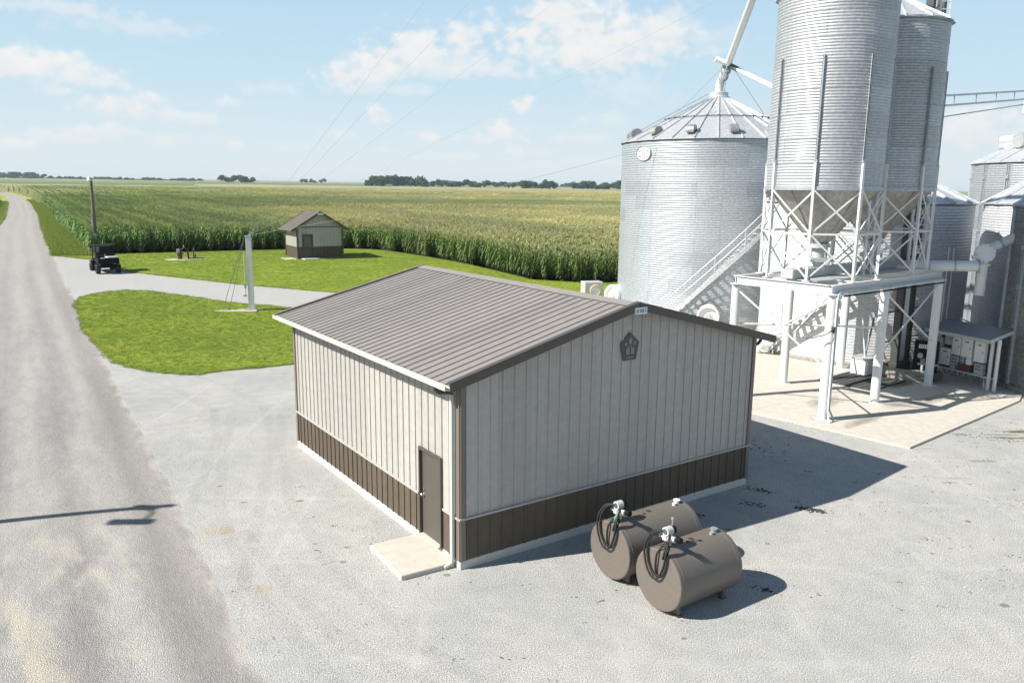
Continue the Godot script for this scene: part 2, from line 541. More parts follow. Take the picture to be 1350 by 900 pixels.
func yard_macro(size: int) -> ImageTexture:                      # 50 m square from (-24, -50)
	var f := FastNoiseLite.new()
	f.seed = 8
	f.noise_type = FastNoiseLite.TYPE_SIMPLEX
	f.frequency = 0.006
	f.fractal_octaves = 6
	f.fractal_gain = 0.62
	var base := f.get_image(size, size)
	base.convert(Image.FORMAT_L8)
	var g := FastNoiseLite.new()
	g.seed = 18
	g.frequency = 0.05
	g.fractal_octaves = 3
	var gi := g.get_image(size, size)
	gi.convert(Image.FORMAT_L8)
	var a := base.get_data()
	var b := gi.get_data()
	var out := PackedByteArray()
	out.resize(size * size * 3)
	for i in size * size:
		var v: float = 0.965 + (a[i] / 255.0 - 0.5) * 0.085 + (b[i] / 255.0 - 0.5) * 0.07
		var warm: float = (a[i] / 255.0 - 0.5) * 0.03
		out[i * 3] = int(clamp(v + warm, 0, 1) * 255)
		out[i * 3 + 1] = int(clamp(v, 0, 1) * 255)
		out[i * 3 + 2] = int(clamp(v - warm * 0.6, 0, 1) * 255)
	var im := Image.create_from_data(size, size, false, Image.FORMAT_RGB8, out)
	var k := size / 50.0
	var r := RandomNumberGenerator.new()
	r.seed = 5
	# pale sandy puddles, rusty and muddy patches: [x, z, rx, rz, colour, strength]
	var spots := [[-6.9, -17.45, 0.42, 0.3, Color(0.98, 0.93, 0.86), 0.95], [-5.0, -14.7, 0.25, 0.2, Color(0.98, 0.93, 0.86), 0.9]]
	for i in 46:                                                  # mud flecks towards the right of the yard
		spots.append([r.randf_range(12.0, 22.0), r.randf_range(-27.0, -15.0), r.randf_range(0.15, 0.6), r.randf_range(0.04, 0.14), Color(0.56, 0.51, 0.44), r.randf_range(0.15, 0.4)])
	for i in 9:
		spots.append([r.randf_range(15.5, 19.5), r.randf_range(-26.5, -24.5), r.randf_range(0.3, 0.9), r.randf_range(0.06, 0.2), Color(0.5, 0.44, 0.34), 0.5])
	for i in 0:                                                   # darker grit dragged off the barn's far side
		spots.append([r.randf_range(6.0, 10.0), r.randf_range(-26.5, -18.5), r.randf_range(0.15, 0.8), r.randf_range(0.08, 0.3), Color(0.5, 0.47, 0.43), r.randf_range(0.08, 0.25)])
	for i in 70:
		spots.append([r.randf_range(-8, 22), r.randf_range(-22, -8), r.randf_range(0.03, 0.12), r.randf_range(0.03, 0.08), Color(0.45, 0.41, 0.36), 0.5])
	for s in spots:
		var x0 := int((s[0] + 24 - s[2]) * k)
		var x1 := int((s[0] + 24 + s[2]) * k)
		var y0 := int((s[1] + 50 - s[3]) * k)
		var y1 := int((s[1] + 50 + s[3]) * k)
		for y in range(max(y0, 0), min(y1 + 1, size)):
			for x in range(max(x0, 0), min(x1 + 1, size)):
				var dx: float = ((x + 0.5) / k - 24 - s[0]) / s[2]
				var dy: float = ((y + 0.5) / k - 50 - s[1]) / s[3]
				var q: float = 1.0 - dx * dx - dy * dy + (b[y * size + x] / 255.0 - 0.5) * 1.6
				if q > 0:
					im.set_pixel(x, y, im.get_pixel(x, y).lerp(s[4], min(q * 1.6, 1.0) * s[5]))
	# tyre tracks: faint darker pairs sweeping from the road round the barn
	for tr in [[Vector2(-9, -27), Vector2(-6.5, -19), Vector2(-2, -12), Vector2(6, -6), Vector2(16, -4)], [Vector2(-15, -33), Vector2(-10, -28), Vector2(-7.5, -20), Vector2(-5, -9), Vector2(-3, -1)], [Vector2(22, -18), Vector2(14, -15), Vector2(8, -10.5), Vector2(2, -8), Vector2(-6, -9)], [Vector2(-7, -17), Vector2(-3.8, -12.5), Vector2(0, -9.5), Vector2(5, -8), Vector2(12, -9)]]:
		var cv := Curve2D.new()
		for i in tr.size():
			var tg: Vector2 = (tr[min(i + 1, tr.size() - 1)] - tr[max(i - 1, 0)]) * 0.18
			cv.add_point(tr[i], -tg, tg)
		var d := 0.0
		while d < cv.get_baked_length():
			var p := cv.sample_baked(d)
			var p2 := cv.sample_baked(d + 0.1)
			var nrm := (p2 - p).orthogonal().normalized()
			for side in [-0.85, 0.85]:
				for w in 7:
					var q: Vector2 = (p + nrm * (side + (w - 3) * 0.045) + Vector2(24, 50)) * k
					if q.x < 1 or q.y < 1 or q.x >= size - 1 or q.y >= size - 1: continue
					var tread: float = 0.95 if fmod(d, 0.16) < 0.08 else 0.98
					if b[(int(q.y) * size + int(q.x))] > 96: im.set_pixelv(Vector2i(q), im.get_pixelv(Vector2i(q)) * Color(tread, tread, tread))
			d += 0.03
	# fade to the plain tone at the rim so that the far gravel joins without a seam
	var rim := int(4 * k)
	for y in size:
		for x in size:
			var e: int = min(min(x, size - 1 - x), min(y, size - 1 - y))
			if e < rim:
				im.set_pixel(x, y, Color(0.965, 0.965, 0.965).lerp(im.get_pixel(x, y), float(e) / rim))
	return ImageTexture.create_from_image(im)

func road_macro() -> ImageTexture:                               # u across (0 = left), v along, 260 m
	var w := 160
	var h := 2048
	var f := FastNoiseLite.new()
	f.seed = 61
	f.noise_type = FastNoiseLite.TYPE_SIMPLEX
	f.frequency = 1.0
	f.fractal_octaves = 5
	f.fractal_gain = 0.6
	var im := Image.create(w, h, false, Image.FORMAT_RGB8)
	for y in h:
		var along := y / 2048.0 * 260.0
		for x in w:
			var u := (x + 0.5) / w
			var across := u * 5.5
			var n := f.get_noise_2d(across * 0.55, along * 0.05)
			var n2 := f.get_noise_2d(across * 1.1 + 40, along * 0.45)
			var v := 0.80 + n * 0.06 + n2 * 0.04 + (hash(x * 7919 + y * 104729) % 100) * 0.0006 - 0.03
			for tr in [0.30, 0.60, 0.86]: v -= 0.05 * exp(-pow((u - tr) / 0.05, 2.0))
			for tr in [0.45, 0.74]: v += 0.05 * exp(-pow((u - tr) / 0.06, 2.0))
			var c := Color(v, v * 0.99, v * 0.985)
			var far: float = clamp((along - 40.0) / 50.0, 0, 1)
			c = c.lerp(Color(0.86, 0.85, 0.84), far * 0.7)
			var patchy: float = f.get_noise_2d(across * 0.62 + along * 0.12, along * 0.07 + 9.0)
			var sand: float = clamp((0.62 - u) * 2.2 + patchy * 1.8 + n2 * 1.0 - 0.2, 0, 1) * clamp((31.0 - along) / 7.0, 0, 1)
			c = c.lerp(Color(0.96, 0.93, 0.865), sand * 0.72)
			var dirt: float = clamp((u - 0.80) * 3.0 + n2 * 0.6, 0, 1)
			c = c.lerp(c * Color(0.90, 0.87, 0.84), dirt * 0.7)
			var rimm: float = clamp((u - 0.94) / 0.05 + n2 * 0.9, 0, 1) * clamp((u - 0.9) * 20.0, 0, 1)
			c = c.lerp(Color(0.95, 0.945, 0.93), rimm * 0.85)
			im.set_pixel(x, y, c)
	return ImageTexture.create_from_image(im)

func lawn_macro() -> ImageTexture:                               # 64 m square from (-48, -84)
	var f := FastNoiseLite.new()
	f.seed = 33
	f.noise_type = FastNoiseLite.TYPE_SIMPLEX
	f.frequency = 1.0
	f.fractal_octaves = 5
	f.fractal_gain = 0.62
	var im := Image.create(512, 512, false, Image.FORMAT_RGB8)
	for y in 512:
		for x in 512:
			var p := Vector2(x, y) / 8.0
			var n := f.get_noise_2d(p.x * 0.12, p.y * 0.2)
			var n2 := f.get_noise_2d(p.x * 0.6 + 30, p.y * 0.9)
			var c := Color(0.84, 0.88, 0.72).lerp(Color(0.98, 0.96, 0.80), clamp(0.45 + n * 1.1 + n2 * 0.3, 0, 1))
			c = c.lerp(Color(0.66, 0.78, 0.56), clamp(n2 * 1.1 - 0.2, 0, 0.5))
			im.set_pixel(x, y, c)
	return ImageTexture.create_from_image(im)

func with_macro(m: StandardMaterial3D, t: Texture2D) -> StandardMaterial3D:
	m.detail_enabled = true
	m.detail_blend_mode = BaseMaterial3D.BLEND_MODE_MUL
	m.detail_uv_layer = BaseMaterial3D.DETAIL_UV_2
	m.detail_albedo = t
	return m

var lawn_polys := []

func build_land() -> void:
	with_macro(M.gravel, yard_macro(1408))
	with_macro(M.road, road_macro())
	with_macro(M.turf, lawn_macro())
	M.gravel_far.albedo_color = (Color(0.91, 0.898, 0.868) * 0.92).linear_to_srgb()
	# base ground to the horizon
	var radii := [0.0]
	var r := 6.0
	while r < 7000.0:
		radii.append(r)
		r += 5.0 if r < 150 else r * 0.06
	var b := MB.new()
	var na := 144
	for i in radii.size() - 1:
		for k in na:
			var q := []
			for e in [[i, k], [i, k + 1], [i + 1, k + 1], [i + 1, k]]:
				var a: float = TAU * e[1] / na
				q.append(on(sin(a) * radii[e[0]], -cos(a) * radii[e[0]], -0.09))
			b.quadn(q[0], q[3], q[2], q[1], tnormal(q[0].x, q[0].z), tnormal(q[3].x, q[3].z), tnormal(q[2].x, q[2].z), tnormal(q[1].x, q[1].z))
	structure(put("ground", b, M.soil), "open farmland running out to the horizon", "ground")
	# gravel: the near yard and what goes on round it
	var near := straight_poly([[-24, 0], [26, 0], [26, -50], [-24, -50]])
	structure(put("gravel_yard", drape(near, 1.5, 0.0, 0, Vector2(-24, -50), Vector2(50, 50)), M.gravel), "pale grey gravel yard round the barn and the fuel tanks", "gravel yard")
	var i := 0
	for p in [[[-24, 8], [60, 8], [60, 0], [-24, 0]], [[26, 0], [60, 0], [60, -62], [26, -62]], [[-24, -50], [26, -50], [26, -62], [8, -58], [-11, -58], [-30, -64], [-40, -68.5], [-45, -73], [-43.5, -66], [-37.5, -57], [-29.5, -45], [-24, -37]]]:
		structure(put("gravel_ground", drape(straight_poly(p), 1.5, 0.0), M.gravel_far), ["pale gravel at the near edge of the yard", "gravel beyond the grain bins on the right", "pale gravel driveway between the two lawns"][i], "gravel")
		i += 1
	# road
	var rb := MB.new()
	var pts := []
	var along := 0.0
	for k in ROAD.size() - 1:
		var a := Vector2(ROAD[k][0], ROAD[k][1])
		var d := Vector2(ROAD[k + 1][0], ROAD[k + 1][1])
		var steps := int(ceil(a.distance_to(d) / (1.2 if k < 12 else 4.0)))
		for s in steps:
			pts.append([a.lerp(d, float(s) / steps), along + a.distance_to(d) * s / steps])
		along += a.distance_to(d)
	var rows := []
	for k in pts.size():
		var p: Vector2 = pts[k][0]
		var d: Vector2 = (pts[min(k + 3, pts.size() - 1)][0] - pts[max(k - 3, 0)][0]).normalized()
		var left := Vector2(d.y, -d.x)
		var w := road_width(p.y)
		var row := []
		for e in 9:
			var t := e / 8.0
			var jag := 0.0
			if e == 0 or e == 8: jag = rng.randf_range(-0.02, 0.02)
			var q := p + left * (w * (1.0 - t) + jag + (0.12 if e == 0 else (-0.12 if e == 8 else 0.0)))
			row.append([on(q.x, q.y, -0.004 if e == 0 or e == 8 else 0.004 + 0.05 * (1.0 - pow(2 * t - 1, 2.0))), Vector2(clamp(t, 0.004, 0.996), min(pts[k][1] / 260.0, 0.998))])
		rows.append(row)
	for k in rows.size() - 1:
		for e in 8:
			var q := [rows[k][e], rows[k][e + 1], rows[k + 1][e + 1], rows[k + 1][e]]
			var nn := []
			for m in q: nn.append(tnormal(m[0].x, m[0].z))
			rb.quadn(q[0][0], q[1][0], q[2][0], q[3][0], nn[0], nn[1], nn[2], nn[3])
			for m in [0, 2, 1, 0, 3, 2]: rb.uv2.append(q[m][1])
	structure(put("road", rb, M.road), "worn grey country road running past the yard to the horizon", "road")
	# lawns
	var oval := []
	for p in [[-25.6, -45.8], [-24.2, -43.6], [-22.84, -41.28], [-19.75, -37.0], [-18.4, -35.3], [-17.34, -34.24], [-15.6, -33.36], [-13.8, -33.0], [-12.45, -33.77], [-10.0, -35.2], [-6.5, -37.6], [-4.0, -40.6], [-4.6, -43.8], [-9.0, -46.0], [-13.97, -47.17], [-17.35, -47.7], [-20.1, -48.9], [-23.4, -49.96], [-25.2, -49.6], [-26.1, -47.7]]: oval.append(Vector2(p[0], p[1]))
	var op := smooth_poly(oval, 8, 0.09)
	structure(put("lawn", drape(op, 1.0, 0.05, 0.1, Vector2(-48, -84), Vector2(64, 64)), M.turf), "rounded island of mown lawn beside the road", "lawn")
	var bp := straight_poly([[-38.7, -66.2], [-36.2, -65.0], [-34.0, -63.7], [-31.2, -60.5], [-28.6, -57.6], [-27.2, -56.7], [-25.6, -56.0], [-22.2, -54.7], [-18.6, -53.4], [-15.0, -52.6], [-11.9, -52.0], [-6.5, -51.2], [-1, -50.6], [3, -50.4], [6.4, -51.5], [8.5, -56.0], [8.6, -60.2], [6.0, -59.0], [1.4, -59.6], [-4.9, -67.4], [-12.3, -76.0], [-14.2, -76.8], [-16.4, -77.0], [-24.5, -73.8], [-34.5, -68.2]])
	structure(put("lawn", drape(bp, 1.0, 0.05, 0.1, Vector2(-48, -84), Vector2(64, 64)), M.turf), "mown lawn between the driveway and the corn, round the small shed", "lawn")
	lawn_polys = [op, bp]
	# grass verges along the road
	var right := []
	var edge := []
	for k in range(10, 17):
		var a := Vector2(ROAD[k][0], ROAD[k][1])
		var d := Vector2(ROAD[k + 1][0], ROAD[k + 1][1])
		for s in 6:
			var q := a.lerp(d, s / 6.0)
			if q.y > -66.6: continue
			right.append(q + Vector2(0.15 + rng.randf_range(-0.08, 0.08), 0))
			edge.append(q + Vector2(3.5, 0))
	edge.reverse()
	structure(put("verge", drape(PackedVector2Array(right + edge), 2.5, 0.05, 0.1), M.verge), "strip of rough grass between the road and the corn", "grass verge")
	var l1 := []
	var l2 := []
	for k in range(4, 17):
		var a := Vector2(ROAD[k][0], ROAD[k][1])
		var d := Vector2(ROAD[k + 1][0], ROAD[k + 1][1])
		for s in 6:
			var q := a.lerp(d, s / 6.0)
			var w := road_width(q.y) / 0.85 + 0.2
			l1.append(q + Vector2(-w + rng.randf_range(-0.08, 0.08), 0))
			l2.append(q + Vector2(-w - (9.0 if q.y > -108.0 else 3.4), 0))
	l2.reverse()
	structure(put("verge", drape(PackedVector2Array(l1 + l2), 2.5, 0.05, 0.1), M.verge), "grass verge along the far left side of the road", "grass verge")
	# the crop seen from far off, as one rolling sheet with the colours of its fields
	var az := []
	var t := -0.85
	while t < 0.75:
		az.append(t)
		t += 0.004
	while t < TAU - 0.85:
		az.append(t)
		t += 0.04
	az.append(TAU - 0.85)
	var rr := [235.0]
	while rr[-1] < 6500.0: rr.append(rr[-1] * (1.025 if rr[-1] < 1200 else 1.08))
	var f := FastNoiseLite.new()
	f.seed = 3
	f.frequency = 0.002
	f.fractal_octaves = 3
	var fb := MB.new()
	fb.colored = true
	var verts := []
	var cols := []
	for ri in rr.size():
		var vr := []
		var cr := []
		for a in az:
			var x: float = sin(a) * rr[ri]
			var z: float = -cos(a) * rr[ri]
			var lift: float = 2.1 + f.get_noise_2d(x * 9, z * 9) * 0.5
			if z < -60:
				var ro := road_off(x, z)
				if ro < 2.0 and ro > -8.0: lift = -0.1
			if ri == 0: lift = 0.0
			vr.append(on(x, z, lift))
			cr.append(field_colour(x, z, f))
		verts.append(vr)
		cols.append(cr)
	for ri in rr.size() - 1:
		for k in az.size() - 1:
			fb.col = cols[ri][k]
			var q := [verts[ri][k], verts[ri][k + 1], verts[ri + 1][k + 1], verts[ri + 1][k]]
			var nn := []
			for m in q: nn.append(tnormal(m.x, m.z))
			fb.quadn(q[0], q[1], q[2], q[3], nn[0], nn[1], nn[2], nn[3])
	structure(put("fields", fb, M.field), "ripening fields rolling away to the skyline", "fields")

func field_colour(x: float, z: float, f: FastNoiseLite) -> Color:
	var s := -z - 0.45 * x
	var l := x - 0.45 * z
	var c := Color(0.36, 0.35, 0.17)
	var n := f.get_noise_2d(s * 1.2, l * 0.15)
	c = c.lerp(Color(0.22, 0.25, 0.09), clamp(0.3 + n * 1.6, 0, 1))
	if s > 560:                                                  # other fields, each with its own crop
		var k := int(floor(s / 260.0)) * 7 + int(floor((l + 5000) / 420.0)) * 3
		c = [Color(0.40, 0.39, 0.21), Color(0.27, 0.31, 0.14), Color(0.46, 0.44, 0.27), Color(0.33, 0.36, 0.18), Color(0.21, 0.27, 0.11)][k % 5]
	elif s > 300 and s < 360 and l > 60: c = Color(0.16, 0.19, 0.075)
	return c

# ---------------------------------------------------------------- the barn
const BT := 0.6048
const BW := 9.2245
const BL := 9.905
const HF := 0.19
const HW := 1.138
const HE := 4.1465
const HR := 5.4123
const OE := 0.4207
const OG := 0.3122

func rib_profile(u0: float, u1: float, pitch := 0.3048, rib := 0.024) -> Array:
	var p := [Vector2(u0, 0)]
	var k := int(floor(u0 / pitch)) - 1
	while k * pitch < u1 + pitch:
		var c := k * pitch + pitch * 0.5
		for e in [[-0.026, 0.0], [-0.019, rib], [0.019, rib], [0.026, 0.0], [0.086, 0.0], [0.096, 0.005], [0.106, 0.005], [0.116, 0.0], [0.188, 0.0], [0.198, 0.005], [0.208, 0.005], [0.218, 0.0]]:
			var u: float = c + e[0]
			if u > u0 + 0.002 and u < u1 - 0.002: p.append(Vector2(u, e[1]))
		k += 1
	p.append(Vector2(u1, 0))
	return p

# a ribbed steel sheet from u0 to u1; place(u, t, d) turns along, up and out into a point
func ribbed(u0: float, u1: float, bottom: Callable, top: Callable, place: Callable, rib := 0.024) -> MB:
	var b := MB.new()
	var p := rib_profile(u0, u1, 0.3048, rib)
	for i in p.size() - 1:
		var a: Vector2 = p[i]
		var d: Vector2 = p[i + 1]
		b.quad(place.call(a.x, bottom.call(a.x), a.y), place.call(d.x, bottom.call(d.x), d.y), place.call(d.x, top.call(d.x), d.y), place.call(a.x, top.call(a.x), a.y))
	return b

func sheets(parent: Node3D, called: String, m: Material, length: float, bottom: Callable, top: Callable, place: Callable, splits := [], rib := 0.024) -> void:
	var cuts := [0.0]
	while cuts[-1] + 0.9144 < length - 0.05: cuts.append(cuts[-1] + 0.9144)
	cuts.append(length)
	for s in splits: cuts.append(s)
	cuts.sort()
	for i in cuts.size() - 1:
		if cuts[i + 1] - cuts[i] < 0.02: continue
		var mid: float = (cuts[i] + cuts[i + 1]) * 0.5
		if top.call(mid) - bottom.call(mid) < 0.02: continue
		var mv: Material = m
		if M.has(m.resource_name + "_b"): mv = [m, M[m.resource_name + "_b"], M[m.resource_name + "_c"]][absi(hash(i * 37 + int(length * 10.0))) % 3]
		put(called, ribbed(cuts[i], cuts[i + 1], func(u): return bottom.call(mid), top, place, rib), mv, parent)

func build_barn() -> void:
	var t := thing("pole_barn", "large ribbed steel barn with brown roof, pale walls and dark lower panels", "barn", Vector3(-1.0467, 0, -15.6198), BT)
	var slope := (HR - HE) / (BW * 0.5 + OE)
	var under := func(x: float) -> float: return HE - 0.03 + slope * (minf(x, BW - x) + OE)
	# foundation slab edge and bottom board
	var f := MB.new()
	f.box(Vector3(BW * 0.5, HF * 0.5 - 0.1, -BL * 0.5), Vector3(BW + 0.03, HF + 0.2, BL + 0.03), 0.012)
	put("foundation", f, M.foundation, t)
	# walls: 0 left (x = 0), 1 gable near (z = 0), 2 right, 3 gable far
	var d0 := 0.7374
	var d1 := 1.7571
	var hd := 2.2808
	var left := func(u, y, d): return Vector3(-d, y, -u)
	var near := func(u, y, d): return Vector3(u, y, d)
	var right := func(u, y, d): return Vector3(BW + d, y, -(BL - u))
	var far := func(u, y, d): return Vector3(BW - u, y, -BL - d)
	var lo := func(_u): return HF
	var mid := func(_u): return HW
	var hi := func(_u): return HW + 0.012
	var eave := func(_u): return HE + slope * OE - 0.03
	var at_door := func(u): return hd if (u > d0 and u < d1) else HW + 0.012
	var at_door_low := func(u): return HF if (u > d0 and u < d1) else HW
	sheets(t, "wall_panel", M.wall_paint, BL, at_door, eave, func(u, y, d): return left.call(u, y, d), [d0, d1])
	sheets(t, "wainscot_panel", M.brown_paint, BL, lo, at_door_low, left, [d0, d1])
	sheets(t, "wall_panel", M.wall_paint, BW, hi, under, near)
	sheets(t, "wainscot_panel", M.brown_paint, BW, lo, mid, near)
	sheets(t, "wall_panel", M.wall_paint, BL, hi, eave, right)
	sheets(t, "wainscot_panel", M.brown_paint, BL, lo, mid, right)
	sheets(t, "wall_panel", M.wall_paint, BW, hi, under, far)
	sheets(t, "wainscot_panel", M.brown_paint, BW, lo, mid, far)
	# trim strip between the two colours
	for s in [[Vector3(-0.03, HW, 0), Vector3(-0.03, HW, -d0 + 0.05)], [Vector3(-0.03, HW, -d1 - 0.05), Vector3(-0.03, HW, -BL)], [Vector3(-0.05, HW, 0.03), Vector3(BW + 0.05, HW, 0.03)], [Vector3(BW + 0.03, HW, 0), Vector3(BW + 0.03, HW, -BL)], [Vector3(0, HW, -BL - 0.03), Vector3(BW, HW, -BL - 0.03)]]:
		var b := MB.new()
		b.bar(s[0], s[1], 0.05, 0.042)
		put("trim_strip", b, M.wall_paint, t)
	# corners
	for s in [[0, 0], [BW, 0], [0, -BL], [BW, -BL]]:
		var b := MB.new()
		var sx: float = -0.032 if s[0] == 0 else 0.032
		var sz: float = 0.032 if s[1] == 0 else -0.032
		var top: float = under.call(0.0) - 0.06
		b.box(Vector3(s[0] + sx * 0.35, (HF + top) * 0.5, s[1] - sz * 1.6), Vector3(0.05, top - HF, 0.12))
		b.box(Vector3(s[0] - sx * 1.6, (HF + top) * 0.5, s[1] + sz * 0.35), Vector3(0.12, top - HF, 0.052))
		put("corner_trim", b, M.brown_trim, t)
	# roof sheets
	var rl := (BW * 0.5 + OE) / cos(atan(slope))
	var ca := cos(atan(slope))
	var sa := sin(atan(slope))
	for side in 2:
		var place := func(u: float, s: float, d: float) -> Vector3:
			var x: float = -OE + s * ca - d * sa
			if side == 1: x = BW - x
			return Vector3(x, HE + s * sa + d * ca, OG - (u if side == 0 else BL + 2 * OG - u))
		sheets(t, "roof_panel", M.roof_paint, BL + 2 * OG, func(_u): return 0.0, func(_u): return rl - 0.02, place, [], 0.023)
		var deck := MB.new()
		var c: Vector3 = place.call((BL + 2 * OG) * 0.5, rl * 0.5, -0.028)
		var xa := Vector3(ca, sa, 0) if side == 0 else Vector3(-ca, sa, 0)
		deck.obox(Transform3D(Basis(xa, Vector3(0, 0, 1).cross(xa), Vector3(0, 0, 1)), c), Vector3(rl - 0.05, 0.05, BL + 2 * OG - 0.06))
		put("roof_deck", deck, M.dark_trim, t)
		for e in [OG + 0.012, -BL - OG - 0.012]:                 # rake trim boards
			var rk := MB.new()
			var p0 := Vector3(-OE if side == 0 else BW + OE, HE - 0.055, e)
			var p1 := Vector3(BW * 0.5, HR - 0.055, e)
			rk.bar(p0, p1 + (p1 - p0).normalized() * 0.01, 0.03, 0.17)
			rk.bar(p0 + Vector3(0, 0.1, -0.06 * signf(e + 4)), p1 + Vector3(0, 0.1, -0.06 * signf(e + 4)), 0.13, 0.022)
			put("rake_trim", rk, M.dark_trim if e > 0 else M.brown_trim, t)
	var rc := MB.new()
	for side in [-1, 1]:
		var c := Vector3(BW * 0.5 + side * 0.12, HR + 0.032 - 0.12 * slope, -BL * 0.5)
		var xa := Vector3(ca, -sa * side, 0)
		rc.obox(Transform3D(Basis(xa, Vector3(0, 0, 1).cross(xa), Vector3(0, 0, 1)), c), Vector3(0.26, 0.012, BL + 2 * OG + 0.05))
	put("ridge_cap", rc, M.roof_paint, t)
	# gutters, end caps, downspouts
	for side in 2:
		var x: float = -OE - 0.055 if side == 0 else BW + OE + 0.055
		var sg: float = -1.0 if side == 0 else 1.0
		var g := MB.new()
		var zc := -BL * 0.5
		var len := BL + 2 * OG - 0.01
		g.box(Vector3(x + sg * 0.055, HE - 0.04, zc), Vector3(0.012, 0.095, len))
		g.box(Vector3(x, HE - 0.085, zc), Vector3(0.11, 0.012, len))
		g.box(Vector3(x + sg * 0.045, HE + 0.004, zc), Vector3(0.035, 0.012, len))
		g.box(Vector3(x - sg * 0.056, HE - 0.06, zc), Vector3(0.012, 0.1, len))
		var go := put("gutter", g, M.cream, t)
		var e := MB.new()
		e.box(Vector3(x, HE - 0.055, -BL - OG - 0.004), Vector3(0.12, 0.115, 0.012))
		put("end_cap", e, M.dark_trim, go)
		var ds := MB.new()
		var wx: float = -0.085 if side == 0 else BW + 0.085
		var zz := -0.2
		ds.box(Vector3(wx, (HE - 0.32 + 0.16) * 0.5, zz), Vector3(0.075, HE - 0.32 - 0.16, 0.1), 0.01)
		ds.tube([Vector3(wx, 0.2, zz), Vector3(wx - 0.02, 0.1, zz), Vector3(wx + sg * 0.2, 0.035, zz)], 0.045, 8)
		put("downspout", ds, M.cream if side == 0 else M.dark_trim, t)
		var el := MB.new()
		el.tube([Vector3(x, HE - 0.1, zz), Vector3(x, HE - 0.17, zz), Vector3(x - sg * 0.1, HE - 0.25, zz), Vector3(wx, HE - 0.29, zz), Vector3(wx, HE - 0.36, zz)], 0.045, 8)
		put("elbow", el, M.dark_trim, t)
	# walk-in door, set back in its frame
	var fr := MB.new()
	for z in [d0 + 0.025, d1 - 0.025]: fr.box(Vector3(-0.01, (HF + hd) * 0.5, -z), Vector3(0.1, hd - HF, 0.05))
	fr.box(Vector3(-0.01, hd - 0.03, -(d0 + d1) * 0.5), Vector3(0.1, 0.06, d1 - d0 - 0.1))
	put("door_frame", fr, M.dark_trim, t)
	var db := MB.new()
	db.box(Vector3(0.035, (HF + 0.03 + hd - 0.06) * 0.5, -(d0 + d1) * 0.5), Vector3(0.045, hd - HF - 0.09, d1 - d0 - 0.11), 0.004)
	var door := put("door", db, M.door_paint, t)
	var kn := MB.new()
	var kz := -(d1 - 0.14)
	kn.lathe([Vector2(0.0, 0.0), Vector2(0.035, 0.0), Vector2(0.035, 0.012), Vector2(0.014, 0.016), Vector2(0.014, 0.045), Vector2(0.032, 0.05), Vector2(0.034, 0.075), Vector2(0.02, 0.088), Vector2(0.0, 0.09)], 14, Transform3D(Basis(Vector3(0, 1, 0), Vector3(-1, 0, 0), Vector3(0, 0, 1)), Vector3(0.012, 1.17, kz)))
	var kb := MB.new()
	kb.lathe([Vector2(0.0, 0.0), Vector2(0.028, 0.0), Vector2(0.026, 0.02), Vector2(0.0, 0.022)], 12, Transform3D(Basis(Vector3(0, 1, 0), Vector3(-1, 0, 0), Vector3(0, 0, 1)), Vector3(0.012, 1.3, kz)))
	put("handle", kn, M.chrome, door)
	put("deadbolt", kb, M.chrome, door)
	var th := MB.new()
	th.box(Vector3(-0.03, HF + 0.012, -(d0 + d1) * 0.5), Vector3(0.16, 0.024, d1 - d0 - 0.1))
	put("threshold", th, M.cream, t)
	# pentagon emblem
	var em := MB.new()
	var ec := Vector3(BW * 0.5 + 0.0, 4.35, 0.026)
	var pent := []
	for p in [[0, 0.36], [-0.29, 0.12], [-0.2, -0.3], [0.2, -0.3], [0.29, 0.12]]: pent.append(Vector2(p[0], p[1]))
	em.prism(pent, 0.02, Transform3D(Basis(), ec))
	var eo := put("emblem", em, M.dark_trim, t)
	var fg := MB.new()
	for p in [[0.0, 0.16, 0.055, 0.08], [-0.14, 0.1, 0.042, 0.045], [0.14, 0.1, 0.042, 0.045]]:
		var ov := []
		for k in 12: ov.append(Vector2(p[0] + cos(TAU * k / 12) * p[2], p[1] + sin(TAU * k / 12) * p[3]))
		fg.prism(ov, 0.012, Transform3D(Basis(), ec + Vector3(0, 0, 0.02)))
	for poly in [[[-0.12, 0.02], [-0.13, -0.16], [-0.02, -0.16], [-0.02, 0.05], [-0.05, 0.05], [-0.07, -0.04], [-0.1, 0.03]], [[0.02, -0.16], [0.13, -0.16], [0.12, 0.02], [0.1, 0.03], [0.07, -0.04], [0.05, 0.05], [0.02, 0.05]], [[-0.12, -0.245], [0.12, -0.245], [0.12, -0.22], [-0.12, -0.22]], [[-0.012, 0.06], [0.012, 0.06], [0.012, 0.09], [-0.012, 0.09]]]:
		var pv := []
		for p in poly: pv.append(Vector2(p[0], p[1]))
		fg.prism(pv, 0.012, Transform3D(Basis(), ec + Vector3(0, 0, 0.02)))
	put("emblem_figures", fg, M.emblem_grey, eo)
	# maker's plate under the ridge: pale plate with a row of dark blue letter strokes
	var pl := MB.new()
	var pc := Vector3(BW * 0.5 + 0.02, HR - 0.15, OG + 0.035)
	pl.box(pc, Vector3(0.38, 0.16, 0.02), 0.004)
	var po := put("maker_plate", pl, M.sign_white, t)
	var lt := MB.new()
	for k in 6:
		var x := pc.x - 0.13 + k * 0.052
		var z := pc.z + 0.0125
		lt.box(Vector3(x - 0.014, pc.y, z), Vector3(0.011, 0.075, 0.004))
		if k % 3 != 1: lt.box(Vector3(x + 0.014, pc.y, z), Vector3(0.011, 0.075, 0.004))
		lt.box(Vector3(x, pc.y + (0.032 if k % 2 else -0.032), z), Vector3(0.017, 0.011, 0.004))
	put("lettering", lt, M.sign_blue, po)
	# concrete step slab at the door
	var sp := MB.new()
	var poly := []
	for p in [[-0.02, 0.44], [-1.16, 0.38], [-1.22, -1.6], [-0.02, -1.72]]: poly.append(p)
